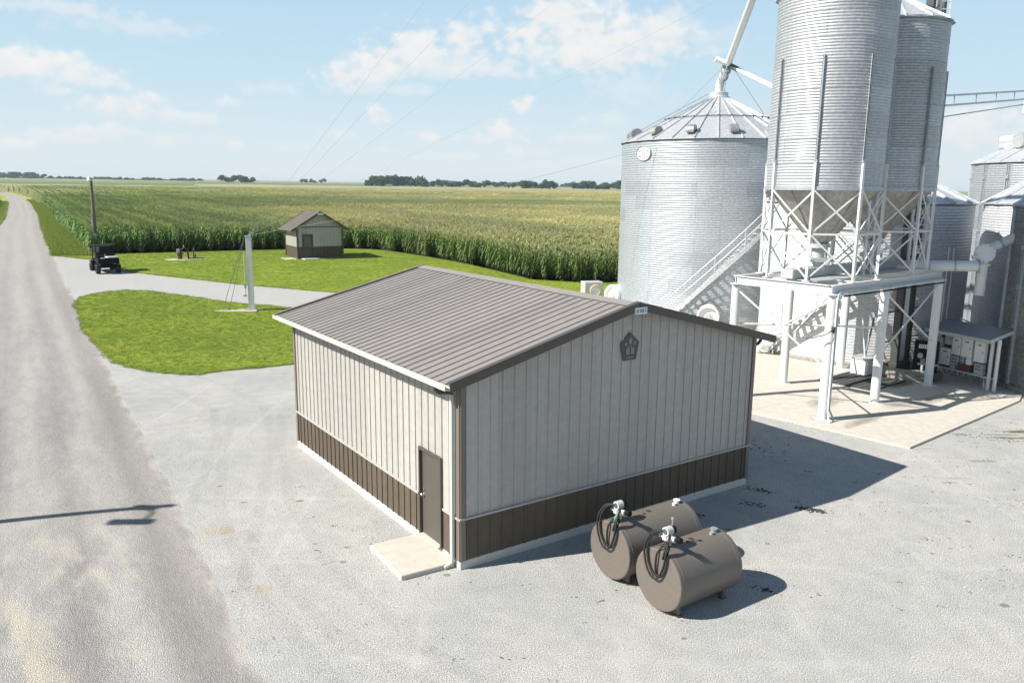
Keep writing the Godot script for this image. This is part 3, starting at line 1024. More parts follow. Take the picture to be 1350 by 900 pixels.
	sp.obox(Transform3D(Basis(), Vector3(-0.66, 0.035, -1.05)), Vector3(1.25, 0.15, 1.72), 0.015)
	var so := put("door_slab", sp, M.concrete, null, Transform3D(Basis(Vector3.UP, BT - 0.05), Vector3(-1.0467, 0, -15.6198)))
	tag(so, "cream concrete slab on the gravel in front of the barn's brown door", "slab")

# ---------------------------------------------------------------- small shed on the far lawn
func build_shed() -> void:
	var w := 3.95
	var l := 3.3
	var he := 2.5
	var hr := 4.0
	var oe := 0.5
	var og := 0.32
	var gy := T(-18.0, -66.9)
	var t := thing("shed", "small steep-roofed steel shed standing on the lawn before the corn", "shed", Vector3(-18.15, gy, -66.8), 0.56)
	var slope := (hr - he) / (w * 0.5 + oe)
	var under := func(x: float) -> float: return he - 0.03 + slope * (minf(x, w - x) + oe)
	var f := MB.new()
	f.box(Vector3(w * 0.5, -0.1, -l * 0.5), Vector3(w + 0.05, 0.36, l + 0.05))
	put("foundation", f, M.foundation, t)
	var d0 := 0.42
	var d1 := 1.32
	var hw := 1.05
	var hd := 2.1
	var left := func(u, y, d): return Vector3(-d, y, -u)
	var near := func(u, y, d): return Vector3(u, y, d)
	var right := func(u, y, d): return Vector3(w + d, y, -(l - u))
	var far := func(u, y, d): return Vector3(w - u, y, -l - d)
	var lo := func(_u): return 0.08
	var mid := func(_u): return hw
	var eave := func(_u): return he + slope * oe - 0.05
	sheets(t, "wall_panel", M.wall_paint, l, mid, eave, left)
	sheets(t, "wainscot_panel", M.brown_paint, l, lo, mid, left)
	sheets(t, "wall_panel", M.wall_paint, w, func(u): return hd if (u > d0 and u < d1) else hw, under, near, [d0, d1])
	sheets(t, "wainscot_panel", M.brown_paint, w, lo, func(u): return 0.08 if (u > d0 and u < d1) else hw, near, [d0, d1])
	sheets(t, "wall_panel", M.wall_paint, l, mid, eave, right)
	sheets(t, "wainscot_panel", M.brown_paint, l, lo, mid, right)
	sheets(t, "wall_panel", M.wall_paint, w, mid, under, far)
	sheets(t, "wainscot_panel", M.brown_paint, w, lo, mid, far)
	for s in [[0, 0.02], [w, 0.02], [0, -l - 0.02], [w, -l - 0.02]]:
		var b := MB.new()
		b.box(Vector3(s[0], (0.08 + he) * 0.5, s[1]), Vector3(0.13, he - 0.08, 0.1))
		put("corner_trim", b, M.dark_trim, t)
	var tb := MB.new()
	tb.box(Vector3(w * 0.5, he + 0.2, 0.035), Vector3(w + 0.1, 0.07, 0.05))
	put("gable_trim", tb, M.dark_trim, t)
	var ca := cos(atan(slope))
	var sa := sin(atan(slope))
	var rl := (w * 0.5 + oe) / ca
	for side in 2:
		var place := func(u: float, s: float, d: float) -> Vector3:
			var x: float = -oe + s * ca - d * sa
			if side == 1: x = w - x
			return Vector3(x, he + s * sa + d * ca, og - (u if side == 0 else l + 2 * og - u))
		sheets(t, "roof_panel", M.shed_roof, l + 2 * og, func(_u): return 0.0, func(_u): return rl - 0.01, place)
		var c: Vector3 = place.call((l + 2 * og) * 0.5, rl * 0.5, -0.035)
		var xa := Vector3(ca, sa, 0) if side == 0 else Vector3(-ca, sa, 0)
		var deck := MB.new()
		deck.obox(Transform3D(Basis(xa, Vector3(0, 0, 1).cross(xa), Vector3(0, 0, 1)), c), Vector3(rl - 0.03, 0.05, l + 2 * og - 0.04))
		put("roof_deck", deck, M.dark_trim, t)
		for e in [og + 0.01, -l - og - 0.01]:
			var rk := MB.new()
			rk.bar(Vector3(-oe if side == 0 else w + oe, he - 0.06, e), Vector3(w * 0.5, hr - 0.06, e), 0.03, 0.16)
			put("rake_trim", rk, M.dark_trim, t)
		var gt := MB.new()
		gt.box(Vector3(-oe - 0.05 if side == 0 else w + oe + 0.05, he - 0.05, -l * 0.5), Vector3(0.1, 0.1, l + 2 * og))
		put("gutter", gt, M.brown_trim, t)
	var pl := MB.new()
	pl.box(Vector3(w * 0.5, hr - 0.2, og + 0.035), Vector3(0.5, 0.14, 0.02))
	put("gable_plate", pl, M.sign_white, t)
	var fr := MB.new()
	for x in [d0 + 0.03, d1 - 0.03]: fr.box(Vector3(x, (0.08 + hd) * 0.5, 0.0), Vector3(0.06, hd - 0.08, 0.12))
	fr.box(Vector3((d0 + d1) * 0.5, hd - 0.03, 0.0), Vector3(d1 - d0 - 0.12, 0.06, 0.12))
	put("door_frame", fr, M.dark_trim, t)
	var db := MB.new()
	db.box(Vector3((d0 + d1) * 0.5, (0.1 + hd - 0.06) * 0.5, 0.0), Vector3(d1 - d0 - 0.13, hd - 0.18, 0.045))
	var door := put("door", db, M.door_paint, t)
	var wn := MB.new()
	wn.box(Vector3((d0 + d1) * 0.5, 1.5, 0.026), Vector3(0.46, 0.7, 0.012))
	var pane := put("window", wn, M.glass_dark, door)
	pane.set_meta("label", "half-height window in the shed door")
	var wf := MB.new()
	for s in [[-0.25, 0, 0.04, 0.78], [0.25, 0, 0.04, 0.78], [0, 0.37, 0.46, 0.04], [0, -0.37, 0.46, 0.04], [0, 0, 0.02, 0.7]]: wf.box(Vector3((d0 + d1) * 0.5 + s[0], 1.5 + s[1], 0.032), Vector3(s[2], s[3], 0.02))
	put("window_frame", wf, M.brown_trim, door)
	var ap := MB.new()
	ap.box(Vector3(0.9, 0.0, 0.55), Vector3(1.3, 0.22, 0.9), 0.02)
	put("step", ap, M.concrete, t)
	var gp := MB.new()
	gp.box(Vector3(-0.65, -0.02, -l * 0.5), Vector3(1.0, 0.2, l + 0.7), 0.03)
	var g := put("gravel_strip", gp, M.concrete, null, t.transform)
	tag(g, "pale concrete apron along the left wall of the small shed", "slab")

# ---------------------------------------------------------------- grain bins
var sheet_cache := {}

func bin_sheet(R: float, ang: float, h: float, segs: int, pitch := 0.1016) -> ArrayMesh:
	var key := "%f %f %f" % [R, ang, h]
	if sheet_cache.has(key): return sheet_cache[key]
	var b := MB.new()
	var amp := pitch * (0.095 if pitch < 0.11 else 0.055)
	var rows := int(round(h / pitch)) * 4
	var step := h / rows
	for i in rows:
		for k in segs:
			var q := []
			var nn := []
			for e in [[i, k], [i, k + 1], [i + 1, k + 1], [i + 1, k]]:
				var y: float = e[0] * step
				var u: float = float(e[1]) / segs
				var a := u * ang
				var ph := TAU * y / pitch
				var r := R + amp * sin(ph) + 0.008 * u
				var out := Vector3(cos(a), 0, -sin(a))
				q.append(out * r + Vector3(0, y, 0))
				nn.append((out - Vector3(0, amp * TAU / pitch * cos(ph), 0)).normalized())
			b.quadn(q[0], q[1], q[2], q[3], nn[0], nn[1], nn[2], nn[3])
	for i in rows:                                               # the lapped edge stands a little proud
		var a := ang
		var out := Vector3(cos(a), 0, -sin(a))
		var r0 := R + amp * sin(TAU * i * step / pitch) + 0.008
		var r1 := R + amp * sin(TAU * (i + 1) * step / pitch) + 0.008
		b.quad(out * r0 + Vector3(0, i * step, 0), out * (r0 - 0.012) + Vector3(0, i * step, 0), out * (r1 - 0.012) + Vector3(0, (i + 1) * step, 0), out * r1 + Vector3(0, (i + 1) * step, 0))
	var m := b.mesh()
	sheet_cache[key] = m
	return m

func rot_y(a: float, y := 0.0) -> Transform3D:
	return Transform3D(Basis(Vector3.UP, a), Vector3(0, y, 0))

func shell(root: Node3D, R: float, y0: float, rings: int, per: int, ring_h: float, mats: Array, turn := 0.0, pitch := 0.1016) -> void:
	var ang := TAU / per
	var m := bin_sheet(R, ang, ring_h, int(ceil(48.0 / per)) + 2, pitch)
	var k := 0
	for r in rings:
		for s in per:
			var mm: Material = mats[absi(hash(r * 131 + s * 17)) % mats.size()]
			fastput("wall_sheet", k, m, mm, root, rot_y(turn + (s + (0.5 if r % 2 else 0.0)) * ang, y0 + r * ring_h))
			k += 1

func cone_roof(root: Node3D, R: float, y: float, rise: float, panels: int, rtop: float, m: Material, rib_h := 0.07) -> void:
	var da := TAU / panels
	var ro := R + 0.14
	var slope := rise / (R - rtop)
	var yo := y - 0.14 * slope + 0.05
	var yt := y + rise
	var b := MB.new()
	var p := []
	for e in [[ro, yo, 0.0], [ro, yo, da], [rtop, yt, da], [rtop, yt, 0.0]]: p.append(Vector3(cos(e[2]) * e[0], e[1], -sin(e[2]) * e[0]))
	b.quad(p[0], p[1], p[2], p[3])
	var dn := Vector3(0, -0.03, 0)
	b.quad(p[0] + dn, p[1] + dn, p[1], p[0])
	b.bar(p[0] + Vector3(0, rib_h * 0.5, 0), p[3] + Vector3(0, rib_h * 0.5, 0), 0.05, rib_h)
	var ms := b.mesh()
	for k in panels: fastput("roof_panel", k, ms, m, root, rot_y(k * da))
	var c := MB.new()
	c.lathe([Vector2(rtop + 0.16, yt - 0.1), Vector2(rtop + 0.16, yt + 0.03), Vector2(rtop + 0.02, yt + 0.1), Vector2(rtop + 0.02, yt + 0.3), Vector2(rtop - 0.1, yt + 0.36), Vector2(0.0, yt + 0.4)], 24)
	put("roof_cap", c, m, root)
	var er := MB.new()
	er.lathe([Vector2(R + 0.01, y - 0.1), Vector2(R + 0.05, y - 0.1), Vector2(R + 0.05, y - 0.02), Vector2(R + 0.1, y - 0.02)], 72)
	put("eave_ring", er, M.slate_steel if R > 3.0 else M.galvanized, root)

func grain_bin(label: String, c: Vector3, R: float, rings: int, per: int, rise: float, panels: int, mats: Array, turn := 0.0) -> Node3D:
	var t := thing("grain_bin", label, "grain bin", c)
	var f := MB.new()
	f.lathe([Vector2(R + 0.1, -0.6), Vector2(R + 0.1, 0.2), Vector2(R + 0.05, 0.26), Vector2(R - 0.3, 0.26)], 64)
	put("foundation", f, M.dark_concrete, t)
	shell(t, R, 0.26, rings, per, 0.8128, mats, turn, 0.13547)
	cone_roof(t, R, 0.26 + rings * 0.8128, rise, panels, 0.55, M.roof_steel)
	return t

func roof_hood(size: float) -> ArrayMesh:                        # half-barrel vent hood, open towards +x (down the slope)
	var b := MB.new()
	var r := size
	var w := size * 0.6
	for k in 10:
		var a0 := PI * k / 10.0
		var a1 := PI * (k + 1) / 10.0
		var p0 := Vector3(cos(a0) * r, sin(a0) * r, 0)
		var p1 := Vector3(cos(a1) * r, sin(a1) * r, 0)
		var z := Vector3(0, 0, w)
		b.quadn(p0 + z, p0 - z, p1 - z, p1 + z, p0 / r, p0 / r, p1 / r, p1 / r)
		b.tri(Vector3(0, 0, w), p0 + z, p1 + z)
		b.tri(Vector3(0, 0, -w), p1 - z, p0 - z)
	b.box(Vector3(-0.1, -0.12, 0), Vector3(r * 1.5, 0.3, w * 1.7))
	return b.mesh()

func helical_stair(root: Node3D, R: float, a0: float, a1: float, y0: float, y1: float, m: Material, treads := true) -> void:
	# angles in degrees measured from +x towards +z
	var n := int(abs(a1 - a0) * PI / 180.0 * R / 0.28)
	var rails := MB.new()
	var posts := MB.new()
	var line := []
	for rr in [R + 0.08, R + 0.82]:
		for dy in [-0.1, 0.55, 1.05]:
			if dy > 0 and rr < R + 0.5: continue
			var pts := []
			for k in range(0, n + 1, 2):
				var a: float = deg_to_rad(lerpf(a0, a1, float(k) / n))
				pts.append(Vector3(cos(a) * rr, lerpf(y0, y1, float(k) / n) + dy, sin(a) * rr))
			if dy < 0:
				for k in pts.size() - 1: rails.bar(pts[k], pts[k + 1], 0.04, 0.24)
			else:
				rails.tube(pts, 0.028, 6)
	for k in range(0, n + 1, 5):
		var a: float = deg_to_rad(lerpf(a0, a1, float(k) / n))
		var p := Vector3(cos(a) * (R + 0.82), lerpf(y0, y1, float(k) / n), sin(a) * (R + 0.82))
		posts.bar(p + Vector3(0, -0.1, 0), p + Vector3(0, 1.05, 0), 0.045)
		posts.bar(p, Vector3(cos(a) * R, p.y - 0.5, sin(a) * R), 0.04)
	put("stringer", rails, m, root)
	put("handrail_post", posts, m, root)
	for k in n:
		var a: float = deg_to_rad(lerpf(a0, a1, (k + 0.5) / n))
		var b := MB.new()
		b.box(Vector3.ZERO, Vector3(0.74, 0.03, 0.22))
		put("tread", b, m, root, Transform3D(Basis(Vector3.UP, -a), Vector3(cos(a) * (R + 0.45), lerpf(y0, y1, (k + 0.5) / n), sin(a) * (R + 0.45))))

var spout_top := Vector3.ZERO

func build_bins() -> void:
	var ga: StandardMaterial3D = M.galvanized
	var g2: StandardMaterial3D = ga.duplicate()
	g2.albedo_color = Color(0.545, 0.58, 0.595).linear_to_srgb()
	g2.roughness = 0.42
	var g3: StandardMaterial3D = ga.duplicate()
	g3.albedo_color = Color(0.465, 0.50, 0.515).linear_to_srgb()
	g3.roughness = 0.46
	var bright: StandardMaterial3D = ga.duplicate()
	bright.albedo_color = Color(0.70, 0.71, 0.71).linear_to_srgb()
	bright.metallic = 0.3
	bright.roughness = 0.5
	M["bright_steel"] = bright
	var mats := [ga, g2, ga, g3, g2]
	# the big bin with the oval sign
	var gc := Vector3(12.75, 0.15, -51.3)
	var R := 5.85
	var big := grain_bin("big galvanized grain bin with an oval sign under its eave, left of the hopper bins", gc, R, 13, 13, 2.75, 28, mats, 0.2)
	var top := 0.26 + 13 * 0.8128
	var hood := roof_hood(0.38)
	for k in 14:
		var a := TAU * (k + 0.35) / 14
		var sl := atan(2.75 / (R - 0.55))
		var bs := Basis(Vector3.UP, a) * Basis(Vector3(0, 0, 1), -sl * 0.45)
		put("roof_vent", hood, M.galvanized_dark, big, Transform3D(bs, Vector3(cos(a) * R * 0.9, top + 0.1 * R * tan(sl) + 0.1, -sin(a) * R * 0.9)))
	var ring := MB.new()
	var rp := []
	for k in 57:
		var a := TAU * k / 56
		rp.append(Vector3(cos(a) * R * 0.56, top + 2.75 * 0.485 + 0.09, -sin(a) * R * 0.56))
	ring.tube(rp, 0.03, 5, -1, false)
	for k in range(0, 56, 2):
		ring.box(rp[k], Vector3(0.1, 0.1, 0.1))
	put("roof_ring", ring, M.slate_steel, big)
	var lad := MB.new()                                          # roof ladder on the left
	for s in [-0.2, 0.2]:
		lad.bar(Vector3(-R * 0.95, top + 0.35, s + 0.8), Vector3(-0.75, top + 2.95, s + 0.1), 0.04)
	for k in 14:
		var q := float(k) / 13
		lad.bar(Vector3(lerpf(-R * 0.95, -0.75, q), lerpf(top + 0.35, top + 2.95, q), lerpf(0.6, -0.1, q)), Vector3(lerpf(-R * 0.95, -0.75, q), lerpf(top + 0.35, top + 2.95, q), lerpf(1.0, 0.3, q)), 0.03)
	put("roof_ladder", lad, M.galvanized, big)
	# oval sign
	var sa := deg_to_rad(148.6)
	var out := Vector3(cos(sa), 0, sin(sa))
	var sb := Basis(Vector3.UP.cross(out), Vector3.UP, out)
	var sc := out * (R + 0.03) + Vector3(0, 10.02, 0)
	var ov := []
	for k in 28: ov.append(Vector2(cos(TAU * k / 28) * 0.62, sin(TAU * k / 28) * 0.44))
	var s := MB.new()
	s.prism(ov, 0.03, Transform3D(sb, sc))
	var so := put("oval_sign", s, M.white, big)
	var rim := MB.new()
	var rpts := []
	for k in 29: rpts.append(sc + sb * Vector3(cos(TAU * k / 28) * 0.6, sin(TAU * k / 28) * 0.42, 0.03))
	rim.tube(rpts, 0.022, 5, -1, false)
	put("sign_rim", rim, M.slate_steel, so)
	var lt := MB.new()                                           # G S I in outlined strokes
	var strokes := [[[-0.24, 0.16], [-0.38, 0.16], [-0.42, 0.1], [-0.42, -0.12], [-0.38, -0.18], [-0.24, -0.18], [-0.22, -0.02], [-0.31, -0.02]], [[0.12, 0.2], [-0.08, 0.2], [-0.11, 0.14], [-0.11, 0.04], [0.1, -0.02], [0.11, -0.16], [0.06, -0.22], [-0.12, -0.22]], [[0.22, 0.18], [0.42, 0.18]], [[0.32, 0.18], [0.32, -0.18]], [[0.22, -0.18], [0.42, -0.18]]]
	for st in strokes:
		for k in st.size() - 1:
			lt.bar(sc + sb * Vector3(st[k][0], st[k][1], 0.034), sc + sb * Vector3(st[k + 1][0], st[k + 1][1], 0.034), 0.05, 0.012, out)
	put("lettering", lt, M.sign_red, so)
	helical_stair(big, R + 0.05, 129.0, 38.0, 0.0, 10.4, M.bright_steel)
	# spout from high on the elevator down to the peak of that bin
	var pk := gc + Vector3(0, top + 3.15, 0)
	var elbow := pk + Vector3(0.1, 0.7, 0.2)
	var far := Vector3(44.0 * sin(0.2745), 7.952 + 44.0 * 0.2164, -44.0 * cos(0.2745))
	var dir := (far - elbow).normalized()
	spout_top = elbow + dir * 26.0
	var sp := thing("grain_spout", "pale spout pipe coming down to the peak of the big grain bin", "spout", elbow)
	var tb := MB.new()
	tb.tube([dir * 1.0, dir * 26.0], 0.19, 14)
	put("pipe", tb, M.frame_white, sp)
	var j := MB.new()
	j.tube([Vector3(-0.1, -0.85, -0.2), Vector3(-0.1, -0.4, -0.2), Vector3(-0.02, 0.0, -0.1), dir * 0.6, dir * 1.2], 0.26, 12)
	put("elbow", j, M.frame_white, sp)
	var fl := MB.new()
	for d in [0.35, 1.2, 1.9]: fl.tube([dir * d, dir * (d + 0.08)], 0.32, 12)
	put("flange", fl, M.galvanized, sp)
	var mt := MB.new()
	mt.tube([dir * 2.1 + Vector3(-0.2, 0.05, 0), dir * 2.1 + Vector3(-0.75, 0.28, 0)], 0.17, 10)
	put("valve_motor", mt, M.white, sp)
	var gy := thing("guy_rope", "thin wires bracing the spout to the roof of the big grain bin", "guy wires", gc)
	var gw := MB.new()
	for a in [0.4, 2.0, 3.4, 5.0]:
		gw.tube([elbow + dir * 2.4 - gc, Vector3(cos(a) * R * 0.5, top + 1.5, sin(a) * R * 0.5)], 0.014, 4, -1, false)
	put("wire", gw, M.cable, gy)
	# white strut from the spout down behind the hopper bins to the next roof
	var st2 := thing("spout_pipe", "white pipe running from the spout down behind the first hopper bin", "pipe", elbow + dir * 2.0)
	var q := Vector3(17.7, 10.8, -40.25) - (elbow + dir * 2.0)
	var sm := MB.new()
	sm.tube([q.normalized() * 0.5, q], 0.13, 10)
	put("pipe", sm, M.pipe_white, st2)
	var sm2 := MB.new()
	sm2.tube([Vector3.ZERO, q.normalized() * 0.9], 0.16, 10)
	put("end_sleeve", sm2, M.slate_steel, st2)
	# the bright bin behind the platform
	var b2 := grain_bin("bright squat grain bin directly behind the steel platform", Vector3(17.7, 0.0, -40.25), 4.77, 9, 10, 2.1, 22, [bright], 0.1)
	helical_stair(b2, 4.82, 166.0, 100.0, 0.3, 5.4, M.bright_steel)
	var cd := MB.new()
	for a in [62.0, 66.0]:
		var o := Vector3(cos(deg_to_rad(a)), 0, sin(deg_to_rad(a))) * 4.86
		cd.tube([o + Vector3(0, 0.4, 0), o + Vector3(0, 5.6, 0)], 0.04, 6)
	put("conduit", cd, M.pipe_white, b2)
	# three more on the right
	var shaded_mats := [M.galvanized_dark]  # steel darkened to paint in the shade on the right-edge bin
	var b3 := grain_bin("stiffened grain bin half out of frame, its white roof nearest the right edge", Vector3(28.7, 0, -39.7), 4.67, 9, 10, 2.6, 22, [bright], 0.2)
	var lb := MB.new()
	for sgn in [-0.2, 0.2]:
		var a := deg_to_rad(152.0)
		var o: Vector3 = Vector3(cos(a), 0, sin(a)) * 4.85 + Vector3(-sin(a), 0, cos(a)) * sgn
		lb.bar(o + Vector3(0, 0.3, 0), o + Vector3(0, 7.9, 0), 0.05)
	for k in 26:
		var a := deg_to_rad(152.0)
		var o := Vector3(cos(a), 0, sin(a)) * 4.85 + Vector3(0, 0.4 + k * 0.3, 0)
		lb.bar(o + Vector3(-sin(a), 0, cos(a)) * 0.2, o - Vector3(-sin(a), 0, cos(a)) * 0.2, 0.035)
	put("ladder", lb, M.bright_steel, b3)
	var b4 := grain_bin("tall far grain bin with round roof vents at the right edge", Vector3(34.6, -0.1, -49.3), 5.8, 12, 13, 2.75, 28, mats, 0.0)
	stiffeners(b4, 5.8, 20, 0.3, 9.9)
	for k in 10:
		var a := TAU * (k + 0.2) / 10
		var v := MB.new()
		v.tube([Vector3(-0.4, 0, 0), Vector3(0.4, -0.1, 0)], 0.46, 18)
		v.tube([Vector3(-0.2, -0.7, 0), Vector3(-0.2, 0, 0)], 0.4, 12)
		put("roof_vent", v, M.roof_steel, b4, Transform3D(Basis(Vector3.UP, a), Vector3(cos(a) * 4.1, 0.26 + 12 * 0.8128 + 1.4, -sin(a) * 4.1)))
	var b5 := grain_bin("shaded grain bin with upright stiffeners cut off by the right edge", Vector3(24.1, 0, -31.9), 3.5, 9, 8, 1.9, 18, shaded_mats, 0.1)
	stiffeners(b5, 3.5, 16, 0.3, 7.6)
	# overhead conveyor to the far bin
	var oc := thing("overhead_conveyor", "long overhead conveyor running right from the hopper bins", "conveyor", Vector3(17.6, 11.6, -34.8))
	var e0 := Vector3.ZERO
	var e1 := Vector3(33.6, 13.9, -49.5) - Vector3(17.6, 11.6, -34.8)
	for s2 in [[0.0, 0.0], [0.0, 0.42]]:
		var cb := MB.new()
		cb.bar(e0 + Vector3(0, s2[1], 0), e1 + Vector3(0, s2[1], 0), 0.16 if s2[1] == 0 else 0.1, 0.09)
		put("rail", cb, M.bright_steel, oc)
	var tr := MB.new()
	for k in 8:
		var a := e0.lerp(e1, k / 8.0)
		tr.bar(a, a + Vector3(0, 0.42, 0), 0.04)
	tr.tube([e0 + Vector3(0, -0.5, 0), e1 + Vector3(0, -0.1, 0)], 0.03, 6)
	put("truss_web", tr, M.galvanized, oc)
	var bxm := MB.new()
	bxm.obox(Transform3D(Basis(Vector3.UP, 0.64), e0.lerp(e1, 0.63) + Vector3(0, -0.35, 0)), Vector3(0.5, 0.8, 0.5), 0.03)
	put("discharge_box", bxm, M.white, oc)

func stiffeners(root: Node3D, R: float, n: int, y0: float, y1: float) -> void:
	var b := MB.new()
	for s in [-0.06, 0.06]: b.box(Vector3(R + 0.06, (y0 + y1) * 0.5, s), Vector3(0.1, y1 - y0, 0.02))
	b.box(Vector3(R + 0.02, (y0 + y1) * 0.5, 0), Vector3(0.02, y1 - y0, 0.22))
	var y := y0 + 0.8
	while y < y1:
		b.box(Vector3(R + 0.07, y, 0), Vector3(0.13, 0.18, 0.18))
		y += 1.6
	var m := b.mesh()
	for k in n: fastput("stiffener", k, m, M.galvanized, root, rot_y(TAU * k / n))

# ---------------------------------------------------------------- hopper bins on the steel platform
const PT := 0.69
const PO := Vector3(10.97, 0, -27.0)

func pf(v: float, y: float, u: float) -> Vector3:                # v along the long side, u back from the camera
	return PO + Vector3(v * 0.772 - u * 0.636, y, -v * 0.636 - u * 0.772)

func hopper_bin(label: String, c: Vector3, phi: float, mats: Array, ring_h: float) -> void:
	var R := 2.03
	var t := thing("hopper_bin", label, "hopper bin", c, 0, "hopper bins on the steel platform")
	shell(t, R, 8.15, 8, 5, ring_h, mats, phi)
	cone_roof(t, R, 8.15 + 8 * ring_h, 1.0, 14, 0.35, M.roof_steel, 0.05)
	var yl := 4.86
	for k in 10:                                                 # cone of folded sheets
		var b := MB.new()
		var da := TAU / 10
		var n0 := 3
		for s in n0:
			var a0 := da * s / n0
			var a1 := da * (s + 1) / n0
			var p := []
			for e in [[0.26, 6.05, a0], [0.26, 6.05, a1], [R - 0.02, 8.13, a1], [R - 0.02, 8.13, a0]]: p.append(Vector3(cos(e[2]) * e[0], e[1], -sin(e[2]) * e[0]))
			var nn := []
			for e in [a0, a1, a1, a0]: nn.append(Vector3(cos(e) * 0.76, -0.65, -sin(e) * 0.76))
			b.quadn(p[0], p[1], p[2], p[3], nn[0], nn[1], nn[2], nn[3])
		b.bar(Vector3(0.27, 6.04, 0), Vector3(R - 0.01, 8.12, 0), 0.03, 0.02)
		put("hopper_sheet", b, M.hopper_steel, t, rot_y(k * da))
	var rg := MB.new()
	rg.lathe([Vector2(R - 0.04, 8.06), Vector2(R + 0.05, 8.06), Vector2(R + 0.05, 8.2), Vector2(R, 8.2)], 48)
	put("ring_beam", rg, M.galvanized, t)
	var ou := MB.new()
	ou.lathe([Vector2(0.24, 5.55), Vector2(0.24, 5.95), Vector2(0.42, 5.95), Vector2(0.42, 6.1), Vector2(0.2, 6.1)], 20)
	ou.box(Vector3(0, 5.5, 0), Vector3(0.7, 0.16, 0.55))
	ou.tube([Vector3(0, 5.45, 0), Vector3(0.15, 5.1, 0.05)], 0.2, 12)
	put("outlet", ou, M.grey_box, t)
	var legs := []
	var lm := MB.new()
	lm.box(Vector3(R + 0.06, (yl + 9.0) * 0.5, 0), Vector3(0.1, 9.0 - yl, 0.02))
	lm.box(Vector3(R + 0.06, (yl + 9.0) * 0.5, 0.055), Vector3(0.1, 9.0 - yl, 0.02))
	lm.box(Vector3(R + 0.105, (yl + 9.0) * 0.5, 0.028), Vector3(0.02, 9.0 - yl, 0.085))
	lm.box(Vector3(R + 0.06, yl + 0.01, 0.03), Vector3(0.28, 0.025, 0.26))
	var lmesh := lm.mesh()
	var um := MB.new()
	um.box(Vector3(R + 0.045, 10.85, 0.0), Vector3(0.07, 3.5, 0.025))
	um.box(Vector3(R + 0.045, 10.85, 0.05), Vector3(0.07, 3.5, 0.025))
	um.box(Vector3(R + 0.07, 10.85, 0.025), Vector3(0.02, 3.5, 0.075))
	um.box(Vector3(R + 0.05, 9.05, 0.025), Vector3(0.12, 0.1, 0.12))
	var umesh := um.mesh()
	for k in 8:
		var a := phi + TAU * k / 8
		fastput("leg", k, lmesh, M.frame_white, t, rot_y(a))
		fastput("stiffener", k, umesh, M.galvanized, t, rot_y(a))
		legs.append(Vector3(cos(a) * (R + 0.06), 0, -sin(a) * (R + 0.06)))
	var bi := 0
	for k in 8:
		var p: Vector3 = legs[k]
		var q: Vector3 = legs[(k + 1) % 8]
		for e in [[yl + 0.1, 6.5], [6.55, 8.05]]:
			for f in 2:
				var b := MB.new()
				var o := (p + q).normalized() * (0.04 if f else -0.01)
				b.bar(p + o + Vector3(0, e[f], 0), q + o + Vector3(0, e[1 - f], 0), 0.03, 0.055)
				fastput("brace", bi, b.mesh(), M.frame_white, t)
				bi += 1
		var s := MB.new()
		s.bar(p + Vector3(0, 6.53, 0), q + Vector3(0, 6.53, 0), 0.04, 0.07)
		fastput("strut", k, s.mesh(), M.frame_white, t)

func ibeam(p: Vector3, q: Vector3, h := 0.31, w := 0.16) -> MB:
	var b := MB.new()
	b.bar(p, q, 0.02, h)
	for s in [-1, 1]: b.bar(p + Vector3(0, s * (h * 0.5 - 0.01), 0), q + Vector3(0, s * (h * 0.5 - 0.01), 0), w, 0.022)
	return b

